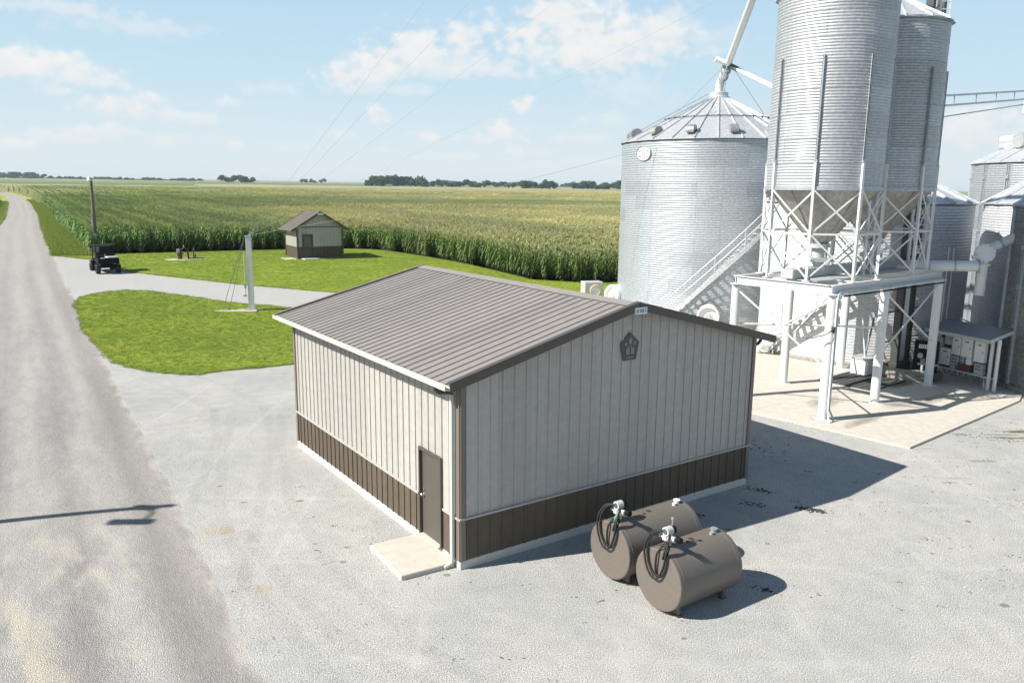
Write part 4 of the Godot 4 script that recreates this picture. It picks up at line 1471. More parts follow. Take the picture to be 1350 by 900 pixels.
func build_tower() -> void:
	# concrete pad in cast bays
	var pad := Node3D.new()
	pad.name = numbered("concrete_pad")
	add_child(pad)
	structure(pad, "broad cream concrete pad under the platform and the bins", "concrete pad")
	var outline := straight_poly([[12.69, -24.05], [19.9, -30.0], [24.5, -36.0], [26, -44], [20, -56], [4.5, -45], [3.0, -38.2], [5.6, -31.2]])
	var k := 0
	for i in range(-2, 6):
		for j in range(-1, 7):
			var sq := PackedVector2Array()
			for e in [[0, 0], [1, 0], [1, 1], [0, 1]]:
				var q := pf(-3.2 + (i + e[0]) * 5.4 + (0.003 if e[0] == 0 else -0.003), 0, -3.2 + (j + e[1]) * 5.4 + (0.003 if e[1] == 0 else -0.003))
				sq.append(Vector2(q.x, q.z))
			for piece in Geometry2D.intersect_polygons(sq, outline):
				var b := MB.new()
				var idx := Geometry2D.triangulate_polygon(piece)
				for m in range(0, idx.size(), 3):
					var a := piece[idx[m]]
					var d := piece[idx[m + 1]]
					var e := piece[idx[m + 2]]
					if (d - a).cross(e - a) > 0:
						var sw := d
						d = e
						e = sw
					b.tri(Vector3(a.x, 0.07, a.y), Vector3(d.x, 0.07, d.y), Vector3(e.x, 0.07, e.y))
				for m in piece.size():
					var a := piece[m]
					var d := piece[(m + 1) % piece.size()]
					b.quad(Vector3(a.x, 0.07, a.y), Vector3(d.x, 0.07, d.y), Vector3(d.x, -0.1, d.y), Vector3(a.x, -0.1, a.y))
				fastput("slab", k, b.mesh(), M.concrete, pad)
				k += 1
	# thin stains: rust runs, spilled chaff along the edge, dirt at the posts
	var stain := plain("stain", Color(1, 1, 1), 0.95)
	stain.vertex_color_use_as_albedo = true
	stain.transparency = BaseMaterial3D.TRANSPARENCY_ALPHA
	var sr := RandomNumberGenerator.new()
	sr.seed = 15
	var sb := MB.new()
	sb.colored = true
	for e in [[-1.9, 2.4, 1.5, 0.22, Color(0.42, 0.24, 0.11, 0.17)], [-2.6, 2.0, 0.9, 0.3, Color(0.42, 0.26, 0.13, 0.12)], [4.5, -0.7, 1.0, 0.5, Color(0.2, 0.18, 0.15, 0.09)], [1.2, -1.0, 1.6, 0.3, Color(0.25, 0.22, 0.17, 0.11)], [6.0, -1.2, 1.8, 0.4, Color(0.22, 0.2, 0.17, 0.08)], [2.4, 1.2, 1.3, 0.6, Color(0.24, 0.2, 0.16, 0.09)], [7.8, 0.8, 1.1, 0.5, Color(0.14, 0.11, 0.07, 0.17)], [0.2, 0.1, 0.5, 0.35, Color(0.2, 0.15, 0.1, 0.12)], [3.9, 0.1, 0.45, 0.3, Color(0.2, 0.15, 0.1, 0.12)]]:
		for ly in 4:
			var c := pf(e[0], 0.0725 + 0.0006 * ly, e[1])
			sb.col = e[4]
			var kk := 18
			var ring := []
			for m in kk:
				var a := TAU * m / kk
				var rr := (1.0 - ly * 0.2) * sr.randf_range(0.75, 1.2)
				ring.append(c + pf(cos(a) * e[2] * rr, 0, sin(a) * e[3] * rr) - PO)
			for m in kk: sb.tri(c, ring[m], ring[(m + 1) % kk])
	put("stain", sb, stain, pad).set_meta("kind", "stuff")
	# platform
	var pl := thing("steel_platform", "white steel platform on six round posts carrying the hopper bins", "platform", Vector3.ZERO)
	var y := 4.7
	var LV := 8.7
	var DU := 3.9
	for e in [[[0, 0], [LV, 0]], [[0, DU], [LV, DU]], [[0, 0], [0, DU]], [[LV, 0], [LV, DU]], [[3.9, 0], [3.9, DU]], [[1.9, 0], [1.9, DU]], [[6.3, 0], [6.3, DU]]]:
		var p := pf(e[0][0], y, e[0][1])
		var q := pf(e[1][0], y, e[1][1])
		if e[0][1] != e[1][1]:
			var d := (q - p).normalized()
			p += d * 0.085
			q -= d * 0.085
		put("beam", ibeam(p, q), M.frame_white, pl)
	for e in [[0.1, 0.0], [3.9, 0.0], [8.55, 0.0], [0.1, DU], [3.85, DU], [8.55, DU]]:
		var b := MB.new()
		var p := pf(e[0], 0.07, e[1])
		b.tube([p, pf(e[0], 4.53, e[1])], 0.17, 20)
		b.box(p + Vector3(0, 0.015, 0), Vector3(0.5, 0.03, 0.5))
		b.box(pf(e[0], 4.53, e[1]), Vector3(0.42, 0.025, 0.42))
		put("post", b, M.frame_white, pl)
	for e in [[[0.1, 4.35, 0.0], [0.1, 1.9, DU]], [[0.1, 4.35, DU], [0.1, 1.9, 0.0]], [[3.9, 1.9, 0.0], [8.55, 4.35, 0.0]], [[3.9, 4.35, 0.0], [8.55, 1.9, 0.0]], [[3.9, 3.0, 0.0], [0.1, 3.0, DU]], [[3.85, 1.9, DU], [8.55, 4.35, DU]], [[0.1, 3.9, 0.0], [0.7, 4.5, 0.0]], [[3.9, 3.8, 0], [3.2, 4.5, 0]], [[3.9, 3.8, 0], [4.6, 4.5, 0]], [[0.1, 3.9, DU], [0.7, 4.5, DU]]]:
		var b := MB.new()
		b.tube([pf(e[0][0], e[0][1], e[0][2]), pf(e[1][0], e[1][1], e[1][2])], 0.035, 8)
		put("brace", b, M.frame_white, pl)
	for e in [[0.5, 3.4, 0.85, 3.0], [4.4, 8.3, 0.85, 3.0]]:       # checker-plate decks round the hopper outlets
		var b := MB.new()
		var c := pf((e[0] + e[1]) * 0.5, 4.872, (e[2] + e[3]) * 0.5)
		b.obox(Transform3D(Basis(Vector3.UP, PT), c), Vector3(e[1] - e[0], 0.02, e[3] - e[2]))
		put("deck", b, M.grey_box, pl)
	var ct := MB.new()                                           # conveyor trough under the outlets
	ct.obox(Transform3D(Basis(Vector3.UP, PT), pf(4.4, 5.06, 1.95)), Vector3(8.2, 0.34, 0.5), 0.02)
	put("conveyor_trough", ct, M.grey_box, pl)
	for dy in [0.0, 0.09]:                                       # conduits along the long side and down the corner post
		var b := MB.new()
		b.tube([pf(8.5, 4.52 + dy, -0.16), pf(0.35, 4.52 + dy, -0.16), pf(0.06, 4.44 + dy, -0.2 - dy * 0.3), pf(0.02 + dy, 4.2, -0.22), pf(0.02 + dy, 0.5, -0.22), pf(-0.1 + dy * 3.0, 0.22, -0.34), pf(-0.14 + dy * 3.0, 0.0, -0.42)], 0.035, 8)
		put("conduit", b, M.pipe_white if dy == 0 else M.blue_grey, pl)
	var hb := MB.new()
	hb.tube([pf(8.5, 4.42, -0.2), pf(4.0, 4.44, -0.2), pf(0.5, 4.46, -0.19)], 0.03, 6)
	put("cable_run", hb, M.black, pl)
	var bx := MB.new()
	bx.obox(Transform3D(Basis(Vector3.UP, PT), pf(-0.02, 3.35, -0.2)), Vector3(0.14, 0.2, 0.1), 0.01)
	bx.tube([pf(-0.1, 3.35, -0.22), pf(-0.3, 3.2, -0.1), pf(-0.45, 3.05, 0.25), pf(-0.6, 3.0, 0.5)], 0.018, 6)
	put("junction_box", bx, M.dark_steel, pl)
	var c1 := pf(2.3, 0, 1.93)
	var c2 := pf(6.45, 0, 1.93)
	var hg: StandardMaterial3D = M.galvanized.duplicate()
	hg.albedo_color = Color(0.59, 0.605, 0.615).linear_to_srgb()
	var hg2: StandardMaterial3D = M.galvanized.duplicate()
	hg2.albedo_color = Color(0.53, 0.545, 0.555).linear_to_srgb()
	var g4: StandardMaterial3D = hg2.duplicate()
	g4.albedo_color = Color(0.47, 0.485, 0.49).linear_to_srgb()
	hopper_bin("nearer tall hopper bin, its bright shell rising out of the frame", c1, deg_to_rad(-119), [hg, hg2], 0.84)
	hopper_bin("farther hopper bin in shadow, partly hidden behind the nearer one", c2, deg_to_rad(-112), [hg2, hg2, g4], 0.78)  # sheets coloured darker to paint in the shade of the nearer bin

	# ---- bucket elevator behind the bins
	var e0 := Vector3(17.3, 0.07, -34.5)
	var el := thing("bucket_elevator", "bucket elevator with two dark trunks rising behind the hopper bins", "elevator", e0)
	for s in [-0.5, 0.5]:
		var b := MB.new()
		b.obox(Transform3D(Basis(Vector3.UP, PT), Vector3(0.772 * s, 21.0, -0.636 * s)), Vector3(0.22, 42.0, 0.3))
		put("trunk", b, M.dark_steel, el)
	var ba := MB.new()
	ba.obox(Transform3D(Basis(Vector3.UP, PT), Vector3(0, 2.6, 0)), Vector3(0.64, 4.4, 0.06))
	put("boot_panel", ba, M.white, el)
	var bo := MB.new()
	bo.obox(Transform3D(Basis(Vector3.UP, PT), Vector3(0, 0.35, 0)), Vector3(1.25, 0.5, 0.45), 0.05)
	put("boot", bo, M.dark_steel, el)
	var he := MB.new()
	he.obox(Transform3D(Basis(Vector3.UP, PT), Vector3(0, 42.4, 0)), Vector3(2.0, 1.4, 0.9), 0.2)
	put("head", he, M.galvanized, el)
	var br := MB.new()
	for kk in 22:
		var yy := 4.8 + kk * 1.7
		br.bar(Vector3(-0.46, yy, 0.38), Vector3(0.46, yy + 0.8, -0.38), 0.04)
	for yy in [1.6, 2.9]:
		br.bar(Vector3(-1.6, yy, 1.3), Vector3(1.3, yy, -1.1), 0.05)
	put("cross_brace", br, M.dark_steel, el)
	var lc := MB.new()                                           # ladder and cage seen over the farther bin
	for s in [-0.2, 0.2]: lc.bar(Vector3(0.2 + s, 4.0, 0.35), Vector3(0.2 + s, 41.0, 0.35), 0.05)
	for kk in 120: lc.bar(Vector3(0.0, 4.2 + kk * 0.3, 0.35), Vector3(0.4, 4.2 + kk * 0.3, 0.35), 0.03)
	put("ladder", lc, M.frame_white, el)
	var cu := MB.new()
	cu.lathe([Vector2(1.2, -0.05), Vector2(1.2, 0.42), Vector2(1.15, 0.46), Vector2(0.95, 0.46), Vector2(0.9, 0.42), Vector2(0.9, 0.0)], 40, Transform3D(Basis(), Vector3(0.15, 0, 0.35)))
	var cur := put("elevator_curb", cu, M.dark_concrete, null, Transform3D(Basis(), e0))
	tag(cur, "round concrete curb on the pad at the foot of the bucket elevator", "curb")

# ---------------------------------------------------------------- equipment round the platform
func build_yard_equipment() -> void:
	# horizontal transfer tube and its spout head
	var a0 := Vector3(16.6, 4.95, -33.9)
	var a1 := Vector3(19.45, 5.05, -32.9)
	var tt := thing("transfer_tube", "thick white tube running right from the platform above the control shelter", "conveyor tube", a0)
	var b := MB.new()
	b.tube([Vector3.ZERO, a1 - a0], 0.23, 20)
	put("tube", b, M.pipe_white, tt)
	var bd := MB.new()
	for k in [0.02, 0.35, 0.68, 0.97]:
		var p := (a1 - a0) * float(k)
		bd.tube([p, p + (a1 - a0).normalized() * 0.05], 0.27, 20)
	put("flange", bd, M.galvanized, tt)
	var dr := MB.new()
	dr.obox(Transform3D(Basis(Vector3.UP, -0.3), Vector3(-0.25, 0.05, -0.1)), Vector3(0.7, 0.55, 0.6), 0.05)
	put("drive_box", dr, M.grey_box, tt)
	var h0 := Vector3(19.75, 5.55, -33.2)
	var hd := thing("grain_distributor", "round white distributor head with a spout hanging down and a pipe rising right", "spout", h0)
	var ax := Vector3(-0.5, 0.12, 0.86).normalized()
	var db := MB.new()
	db.tube([-ax * 0.26, ax * 0.26], 0.40, 28)
	db.tube([ax * 0.26, ax * 0.3], 0.34, 28)
	put("drum", db, M.pipe_white, hd)
	var bl := MB.new()
	var bx := ax.cross(Vector3.UP).normalized()
	var by := bx.cross(ax)
	for k in 12:
		var q := ax * 0.27 + (bx * cos(TAU * k / 12) + by * sin(TAU * k / 12)) * 0.37
		bl.tube([q, q + ax * 0.02], 0.016, 6)
	put("bolt", bl, M.slate_steel, hd)
	var sp := MB.new()
	sp.tube([Vector3(0.0, -0.35, 0), Vector3(-0.06, -1.75, 0.05)], 0.2, 18)
	sp.tube([Vector3(0, -0.42, 0), Vector3(0, -0.5, 0)], 0.27, 18)
	put("spout", sp, M.white, hd)
	var up := MB.new()
	up.tube([Vector3(0.1, 0.12, -0.1), Vector3(3.6, 2.1, 0.5)], 0.2, 16)
	put("feed_pipe", up, M.pipe_white, hd)
	var fl := MB.new()
	for k in [0.14, 0.5, 0.8]:
		var q := Vector3(0.1, 0.12, -0.1).lerp(Vector3(3.6, 2.1, 0.5), k)
		fl.tube([q, q + Vector3(0.06, 0.034, 0.01)], 0.25, 16)
	put("flange", fl, M.galvanized, hd)
	var cm := MB.new()
	cm.tube([Vector3(-0.38, -0.1, 0.1), Vector3(-0.55, -0.15, 0.14)], 0.1, 10)
	put("clean_out", cm, M.white, hd)
	# control shelter
	var p0 := Vector3(18.75, 0.07, -34.1)
	var p1 := Vector3(19.75, 0.07, -31.6)
	var dirx := (p1 - p0).normalized()
	var turn := atan2(-dirx.z, dirx.x)
	var cs := thing("control_shelter", "open shelter with a sloping grey roof over a wall of electrical boxes", "shelter", p0, turn)
	var L := p0.distance_to(p1)
	for x in [0.05, L - 0.1, L + 0.18]:
		var q := MB.new()
		q.tube([Vector3(x, 0, 0.0 if x < 1 else 0.1), Vector3(x, 2.15, 0.0 if x < 1 else 0.1)], 0.055 if x < 1 else 0.075, 12)
		put("post", q, M.frame_white, cs)
	var rf := MB.new()
	var rbasis := Basis(Vector3.RIGHT, deg_to_rad(14))
	rf.obox(Transform3D(rbasis, Vector3(L * 0.5, 2.32, 0.02)), Vector3(L + 0.4, 0.035, 1.35))
	put("roof", rf, M.shelter_roof, cs)
	var fa := MB.new()
	fa.obox(Transform3D(rbasis, Vector3(L * 0.5, 2.32, 0.02) + rbasis * Vector3(0, -0.06, 0.675)), Vector3(L + 0.41, 0.14, 0.03))
	fa.obox(Transform3D(rbasis, Vector3(L * 0.5 + L * 0.5 + 0.19, 2.32, 0.02) + rbasis * Vector3(0, -0.06, 0)), Vector3(0.03, 0.14, 1.35))
	put("fascia", fa, M.grey_box, cs)
	var bk := MB.new()
	bk.box(Vector3(L * 0.5, 1.2, -0.12), Vector3(L - 0.1, 1.5, 0.04))
	put("backboard", bk, M.dark_steel, cs)
	var rl := MB.new()
	rl.box(Vector3(L * 0.5, 0.48, 0.0), Vector3(L, 0.06, 0.1))
	for x in [0.3, L - 0.35]: rl.box(Vector3(x, 0.24, 0.0), Vector3(0.06, 0.48, 0.06))
	put("rail", rl, M.frame_white, cs)
	var boxes := [[0.45, 0.95, 0.5, 0.75, "white"], [0.55, 1.75, 0.34, 0.55, "grey_box"], [0.95, 1.5, 0.42, 0.8, "white"], [1.45, 1.5, 0.52, 0.82, "white"], [2.05, 1.45, 0.48, 0.9, "white"], [0.95, 0.87, 0.38, 0.4, "blue_grey"], [1.3, 0.95, 0.2, 0.28, "blue_grey"], [1.6, 0.95, 0.26, 0.3, "white"], [1.4, 0.65, 0.62, 0.34, "red_box"], [2.08, 0.78, 0.4, 0.36, "blue_grey"], [0.85, 0.6, 0.22, 0.2, "grey_box"], [2.1, 0.56, 0.42, 0.12, "grey_box"], [0.12, 1.55, 0.3, 0.42, "grey_box"]]
	for e in boxes:
		var q := MB.new()
		q.box(Vector3(e[0], e[1] + 0.04, 0.02), Vector3(e[2] - 0.02, e[3] - 0.02, 0.22), 0.015)
		var o := put("breaker_box" if e[3] > 0.5 else "switch_box", q, M[e[4]], cs)
		if e[3] > 0.5:
			var hnd := MB.new()
			hnd.box(Vector3(e[0] + e[2] * 0.36, e[1] + 0.04, 0.14), Vector3(0.02, 0.1, 0.02))
			hnd.box(Vector3(e[0], e[1] + e[3] * 0.36, 0.133), Vector3(e[2] * 0.3, 0.05, 0.006))
			put("latch", hnd, M.slate_steel, o)
		elif e[4] == "blue_grey":
			var hnd := MB.new()
			for k in 2: hnd.box(Vector3(e[0], e[1] + 0.1 - k * 0.12, 0.134), Vector3(e[2] * 0.6, 0.03, 0.006))
			put("nameplate", hnd, M.dark_steel, o)
	var cw := MB.new()
	for k in 9:
		var x := 0.2 + k * 0.27
		cw.tube([Vector3(x, 0.5, 0.03), Vector3(x + 0.03, 0.3, 0.06), Vector3(x + 0.1, 0.22, 0.04), Vector3(x + 0.17, 0.32, 0.02), Vector3(x + 0.2, 0.5, 0.02)], 0.016, 5)
	for k in 5:
		cw.tube([Vector3(0.25 + k * 0.45, 2.1, -0.05), Vector3(0.25 + k * 0.45, 0.5, -0.05)], 0.02, 6)
	put("wiring", cw, M.dark_steel, cs)
	# pump set: black cabinet with gauges and valves
	var m0 := Vector3(17.85, 0.07, -33.35)
	var pm := thing("pump_set", "black equipment cabinet with gauges and valves between two posts", "machine", m0, -0.5)
	var cb := MB.new()
	cb.box(Vector3(0, 0.95, 0), Vector3(0.95, 1.5, 0.5), 0.03)
	put("cabinet", cb, M.black, pm)
	var lb := MB.new()
	lb.box(Vector3(-0.05, 1.5, 0.255), Vector3(0.5, 0.16, 0.01))
	var lo := put("label_plate", lb, M.white, pm)
	var ls := MB.new()
	for k in 6: ls.box(Vector3(-0.23 + k * 0.072, 1.5, 0.262), Vector3(0.04, 0.07 - 0.02 * (k % 2), 0.003))
	put("lettering", ls, M.black, lo)
	for e in [[-0.22, 1.1, 0.11], [0.1, 1.0, 0.09], [0.25, 1.15, 0.06]]:
		var g := MB.new()
		g.tube([Vector3(e[0], e[1], 0.25), Vector3(e[0], e[1], 0.32)], e[2], 16)
		put("gauge", g, M.white if e[2] < 0.1 else M.grey_box, pm)
	var pv := MB.new()
	pv.tube([Vector3(-0.1, 0.9, 0.3), Vector3(-0.1, 0.7, 0.4), Vector3(-0.1, 0.15, 0.4)], 0.06, 10)
	pv.tube([Vector3(0.2, 0.75, 0.3), Vector3(0.3, 0.5, 0.45), Vector3(0.15, 0.2, 0.5), Vector3(-0.4, 0.12, 0.5), Vector3(-0.6, 0.3, 0.35)], 0.045, 8)
	pv.tube([Vector3(-0.3, 0.75, 0.35), Vector3(0.5, 0.75, 0.35)], 0.05, 8)
	pv.tube([Vector3(-0.1, 0.78, 0.36), Vector3(-0.1, 0.98, 0.42)], 0.08, 10)
	put("pipework", pv, M.galvanized, pm)
	var fo := MB.new()
	for k in 4: fo.box(Vector3(-0.4 if k % 2 else 0.4, 0.1, -0.2 if k < 2 else 0.2), Vector3(0.08, 0.2, 0.08))
	fo.tube([Vector3(0.55, 0.3, 0.1), Vector3(0.55, 0.3, 0.55)], 0.18, 12)
	put("stand", fo, M.dark_steel, pm)
	# dump pit grating
	var gr := thing("pit_grate", "square steel grating over the dump pit in the pad", "grate", Vector3(15.25, 0.07, -33.2), PT)
	var pf_ := MB.new()
	pf_.box(Vector3(0, 0.006, 0), Vector3(3.4, 0.004, 2.4))
	put("pit_dark_sheet", pf_, M.black, gr)  # black sheet laid on the pad, painting in the dark of the pit
	var gb := MB.new()
	for k in 23: gb.box(Vector3(-1.65 + k * 0.15, 0.03, 0), Vector3(0.02, 0.05, 2.4))
	put("bar", gb, M.dark_steel, gr)
	var gb2 := MB.new()
	for k in 9: gb2.box(Vector3(0, 0.036, -1.15 + k * 0.2875), Vector3(3.4, 0.03, 0.025))
	put("cross_bar", gb2, M.galvanized_dark, gr)
	# hopper box with struts
	var hb := thing("hopper_box", "white steel box with two struts beside the dump pit grating", "hopper", Vector3(15.75, 0.07, -34.5), PT)
	var hx := MB.new()
	hx.box(Vector3(0, 0.36, 0), Vector3(0.95, 0.72, 0.8), 0.02)
	put("box", hx, M.frame_white, hb)
	var hl := MB.new()
	hl.box(Vector3(0, 0.74, 0), Vector3(1.05, 0.04, 0.9), 0.01)
	put("lid", hl, M.grey_box, hb)
	for s in [-1, 1]:
		var st := MB.new()
		st.bar(Vector3(0, 0.76, 0), Vector3(0.55 * s, 2.6, 0.0), 0.06)
		put("strut", st, M.frame_white if s < 0 else M.slate_steel, hb)
	# aeration fans at the big bin
	var fans := [[Vector3(6.65, 0, -51.0), -0.9, "white round aeration fan against the left foot of the big grain bin"], [Vector3(11.25, 0, -44.8), -0.3, "aeration fan at the foot of the big bin beside the platform's left post"]]
	for e in fans:
		var p: Vector3 = e[0]
		var f := thing("aeration_fan", e[2], "fan", on(p.x, p.z), e[1], "aeration fans at the bins")
		var d := MB.new()
		d.lathe([Vector2(0.0, -0.35), Vector2(0.6, -0.35), Vector2(0.63, -0.3), Vector2(0.63, 0.3), Vector2(0.6, 0.35), Vector2(0.52, 0.35), Vector2(0.48, 0.15), Vector2(0.0, 0.2)], 32, Transform3D(Basis(Vector3.RIGHT, PI / 2), Vector3(0, 0.95, 0)))
		put("housing", d, M.white, f)
		var g := MB.new()
		for k in 4:
			var r := 0.14 + k * 0.13
			var pts := []
			for q in 21: pts.append(Vector3(cos(TAU * q / 20) * r, 0.95 + sin(TAU * q / 20) * r, 0.44))
			g.tube(pts, 0.012, 4, -1, false)
		g.tube([Vector3(0, 0.95, 0.2), Vector3(0, 0.95, 0.45)], 0.16, 12)
		put("guard", g, M.white if e[1] < -0.5 else M.grey_box, f)
		var s := MB.new()
		s.box(Vector3(0, 0.1, 0), Vector3(1.1, 0.22, 0.8))
		s.box(Vector3(0, 0.9, -0.8), Vector3(0.9, 0.9, 0.7))
		put("stand", s, M.grey_box, f)
	var hu := thing("heater_unit", "pale grey heater box with a round peach inlet on the lawn edge behind the barn", "heater", on(5.4, -53.6), 0.25)
	var hbx := MB.new()
	hbx.box(Vector3(0, 0.62, 0), Vector3(1.3, 1.24, 0.9), 0.03)
	put("casing", hbx, M.grey_box, hu)
	var hrr := MB.new()
	var rp := []
	for q in 21: rp.append(Vector3(0.1 + cos(TAU * q / 20) * 0.34, 0.66 + sin(TAU * q / 20) * 0.34, 0.46))
	hrr.tube(rp, 0.06, 8, -1, false)
	put("inlet_ring", hrr, M.peach, hu)
	var hpl := MB.new()
	hpl.lathe([Vector2(0.0, 0.0), Vector2(0.32, 0.0), Vector2(0.32, 0.02), Vector2(0.0, 0.02)], 20, Transform3D(Basis(Vector3.RIGHT, PI / 2), Vector3(0.1, 0.66, 0.45)))
	put("inlet", hpl, M.sign_white, hu)
	# small white rail behind the shelter
	var wr := thing("handrail", "short white three-bar rail behind the control shelter", "handrail", Vector3(21.2, 0, -35.4), -0.9)
	var wb := MB.new()
	for k in 3: wb.tube([Vector3(-0.8, 1.95 + k * 0.2, 0), Vector3(0.5, 1.55 + k * 0.2, 0)], 0.035, 8)
	put("rail", wb, M.white, wr)
	var wp := MB.new()
	for x in [-0.8, 0.5]: wp.tube([Vector3(x, 0, 0), Vector3(x, 2.0 if x > 0 else 2.4, 0)], 0.035, 8)
	put("post", wp, M.white, wr)

# ---------------------------------------------------------------- fuel tanks
func fuel_tank(label: String, at: Vector3, green: bool, len: float) -> void:
	var t := thing("fuel_tank", label, "fuel tank", at, 0.60, "fuel tanks beside the barn")
	var r := 0.615
	var cy := 0.655
	var X := Transform3D(Basis(Vector3(0, 1, 0), Vector3(1, 0, 0), Vector3(0, 0, -1)), Vector3(0, cy, 0))  # lathe axis along +x
	var b := MB.new()
	var prof := [Vector2(0.0, -0.004), Vector2(r * 0.6, -0.002), Vector2(r - 0.03, 0.0), Vector2(r - 0.008, 0.008), Vector2(r, 0.03), Vector2(r, 0.10)]
	prof += [Vector2(r + 0.004, 0.105), Vector2(r + 0.004, 0.122), Vector2(r, 0.127), Vector2(r, len - 0.127), Vector2(r + 0.004, len - 0.122), Vector2(r + 0.004, len - 0.105), Vector2(r, len - 0.1), Vector2(r, len - 0.03), Vector2(r - 0.008, len - 0.008), Vector2(r - 0.03, len), Vector2(0.0, len + 0.004)]
	b.lathe(prof, 64, X)
	put("shell", b, M.tank_paint, t)
	for x in [0.22, len - 0.25]:
		var s := MB.new()
		for z in [-0.36, 0.36]:
			s.box(Vector3(x, 0.1, z), Vector3(0.07, 0.2, 0.06))
			s.box(Vector3(x, 0.012, z), Vector3(0.14, 0.024, 0.12))
		s.box(Vector3(x, 0.06, 0), Vector3(0.05, 0.06, 0.72))
		put("leg", s, M.tank_paint, t)
	# fittings along the top
	var f := MB.new()
	var ty := cy + r
	f.tube([Vector3(len - 0.2, ty - 0.02, 0), Vector3(len - 0.2, ty + 0.05, 0)], 0.055, 12)
	f.tube([Vector3(len - 0.2, ty + 0.05, 0), Vector3(len - 0.2, ty + 0.07, 0)], 0.075, 12)
	f.tube([Vector3(len - 0.34, ty - 0.02, 0.06), Vector3(len - 0.34, ty + 0.04, 0.06)], 0.04, 10)
	put("fill_cap", f, M.galvanized if not green else M.white, t)
	var g := MB.new()
	g.tube([Vector3(len * 0.5, ty - 0.02, 0), Vector3(len * 0.5, ty + 0.015, 0)], 0.05, 12)
	g.tube([Vector3(len * 0.42, ty - 0.02, 0.05), Vector3(len * 0.42, ty + 0.012, 0.05)], 0.03, 10)
	put("bung", g, M.rust, t)
	var px := 0.18
	var rs := MB.new()
	rs.tube([Vector3(px, ty - 0.02, 0), Vector3(px, ty + 0.12, 0)], 0.035, 10)
	rs.tube([Vector3(px, ty + 0.0, 0), Vector3(px, ty + 0.03, 0)], 0.06, 10)
	put("riser", rs, M.green_valve if green else M.dark_steel, t)
	var pump := MB.new()                                         # pump: round meter head on a cast body, motor behind
	pump.obox(Transform3D(Basis(), Vector3(px, ty + 0.2, 0)), Vector3(0.13, 0.13, 0.15), 0.03)
	pump.tube([Vector3(px - 0.04, ty + 0.33, 0.0), Vector3(px + 0.11, ty + 0.33, 0.0)], 0.088, 18)
	pump.tube([Vector3(px, ty + 0.22, 0.08), Vector3(px, ty + 0.24, 0.24)], 0.055, 12)
	pump.tube([Vector3(px, ty + 0.2, -0.08), Vector3(px, ty + 0.19, -0.17)], 0.035, 10)
	var pmp := put("pump", pump, M.frame_grey, t)
	var dial := MB.new()
	dial.tube([Vector3(px - 0.05, ty + 0.33, 0.0), Vector3(px - 0.04, ty + 0.33, 0.0)], 0.055, 18)
	put("meter_dial", dial, M.slate_steel, pmp)
	var mo := MB.new()
	mo.tube([Vector3(px + 0.11, ty + 0.33, 0.0), Vector3(px + 0.2, ty + 0.32, 0.0)], 0.075, 14)
	mo.tube([Vector3(px + 0.04, ty + 0.24, 0.24), Vector3(px + 0.04, ty + 0.25, 0.34)], 0.06, 12)
	put("motor", mo, M.black, pmp)
	if not green:
		var vp := MB.new()
		vp.tube([Vector3(px + 0.2, ty - 0.02, -0.05), Vector3(px + 0.2, ty + 0.5, -0.05)], 0.014, 8)
		vp.tube([Vector3(px + 0.2, ty + 0.5, -0.05), Vector3(px + 0.2, ty + 0.54, -0.05)], 0.03, 8)
		put("vent_pipe", vp, M.galvanized, t)
	else:
		var gv := MB.new()
		gv.tube([Vector3(px - 0.1, ty + 0.05, 0.05), Vector3(px - 0.02, ty + 0.14, 0.05)], 0.045, 10)
		put("valve", gv, M.green_valve, t)
	# hose hung in loops from the pump head down the front of the tank
	for k in 3:
		var d := 0.035 * k
		var cv := Curve3D.new()
		var kp := [Vector3(px - 0.02, ty + 0.33, -0.03), Vector3(px - 0.12, ty + 0.31 + d * 0.5, -0.15 - d), Vector3(-0.03 - d, ty + 0.06, -0.27 - d), Vector3(-0.045 - d, ty - 0.3, -0.24 - d * 1.2), Vector3(-0.05 - d, ty - 0.52 - d * 1.4, -0.06 - d), Vector3(-0.05 - d, ty - 0.47 - d, 0.1), Vector3(-0.045 - d, ty - 0.2, 0.2 + d * 0.6), Vector3(-0.03 - d * 0.5, ty + 0.08, 0.22 + d * 0.4), Vector3(px - 0.1, ty + 0.26, 0.17), Vector3(px - 0.02, ty + 0.29, 0.1)]
		if k == 2: kp = [Vector3(-0.04, ty - 0.5, -0.02), Vector3(-0.05, ty - 0.3, -0.03), Vector3(-0.05, ty - 0.05, 0.0), Vector3(0.06, ty + 0.08, 0.03)]
		for i in kp.size():
			var tg: Vector3 = (kp[min(i + 1, kp.size() - 1)] - kp[max(i - 1, 0)]) * 0.17
			cv.add_point(kp[i], -tg, tg)
		var pts := []
		var n := 34 if k < 2 else 12
		for i in n + 1: pts.append(cv.sample_baked(cv.get_baked_length() * i / n))
		var h := MB.new()
		h.tube(pts, 0.021, 8)
		put("hose", h, M.rubber, t)
	var nz := MB.new()
	nz.tube([Vector3(0.05, ty + 0.16, 0.2), Vector3(-0.06, ty + 0.02, 0.2), Vector3(-0.08, ty - 0.1, 0.19)], 0.026, 8)
	nz.bar(Vector3(0.07, ty + 0.08, 0.2), Vector3(-0.02, ty - 0.04, 0.23), 0.02)
	put("nozzle", nz, M.black, t)

func build_tanks() -> void:
	fuel_tank("brown fuel tank standing farther from the barn wall, a thin vent pipe by its pump", Vector3(2.84, 0, -14.02), false, 1.72)
	fuel_tank("brown fuel tank nearer the barn wall, a green valve under its pump", Vector3(2.06, 0, -15.27), true, 2.12)

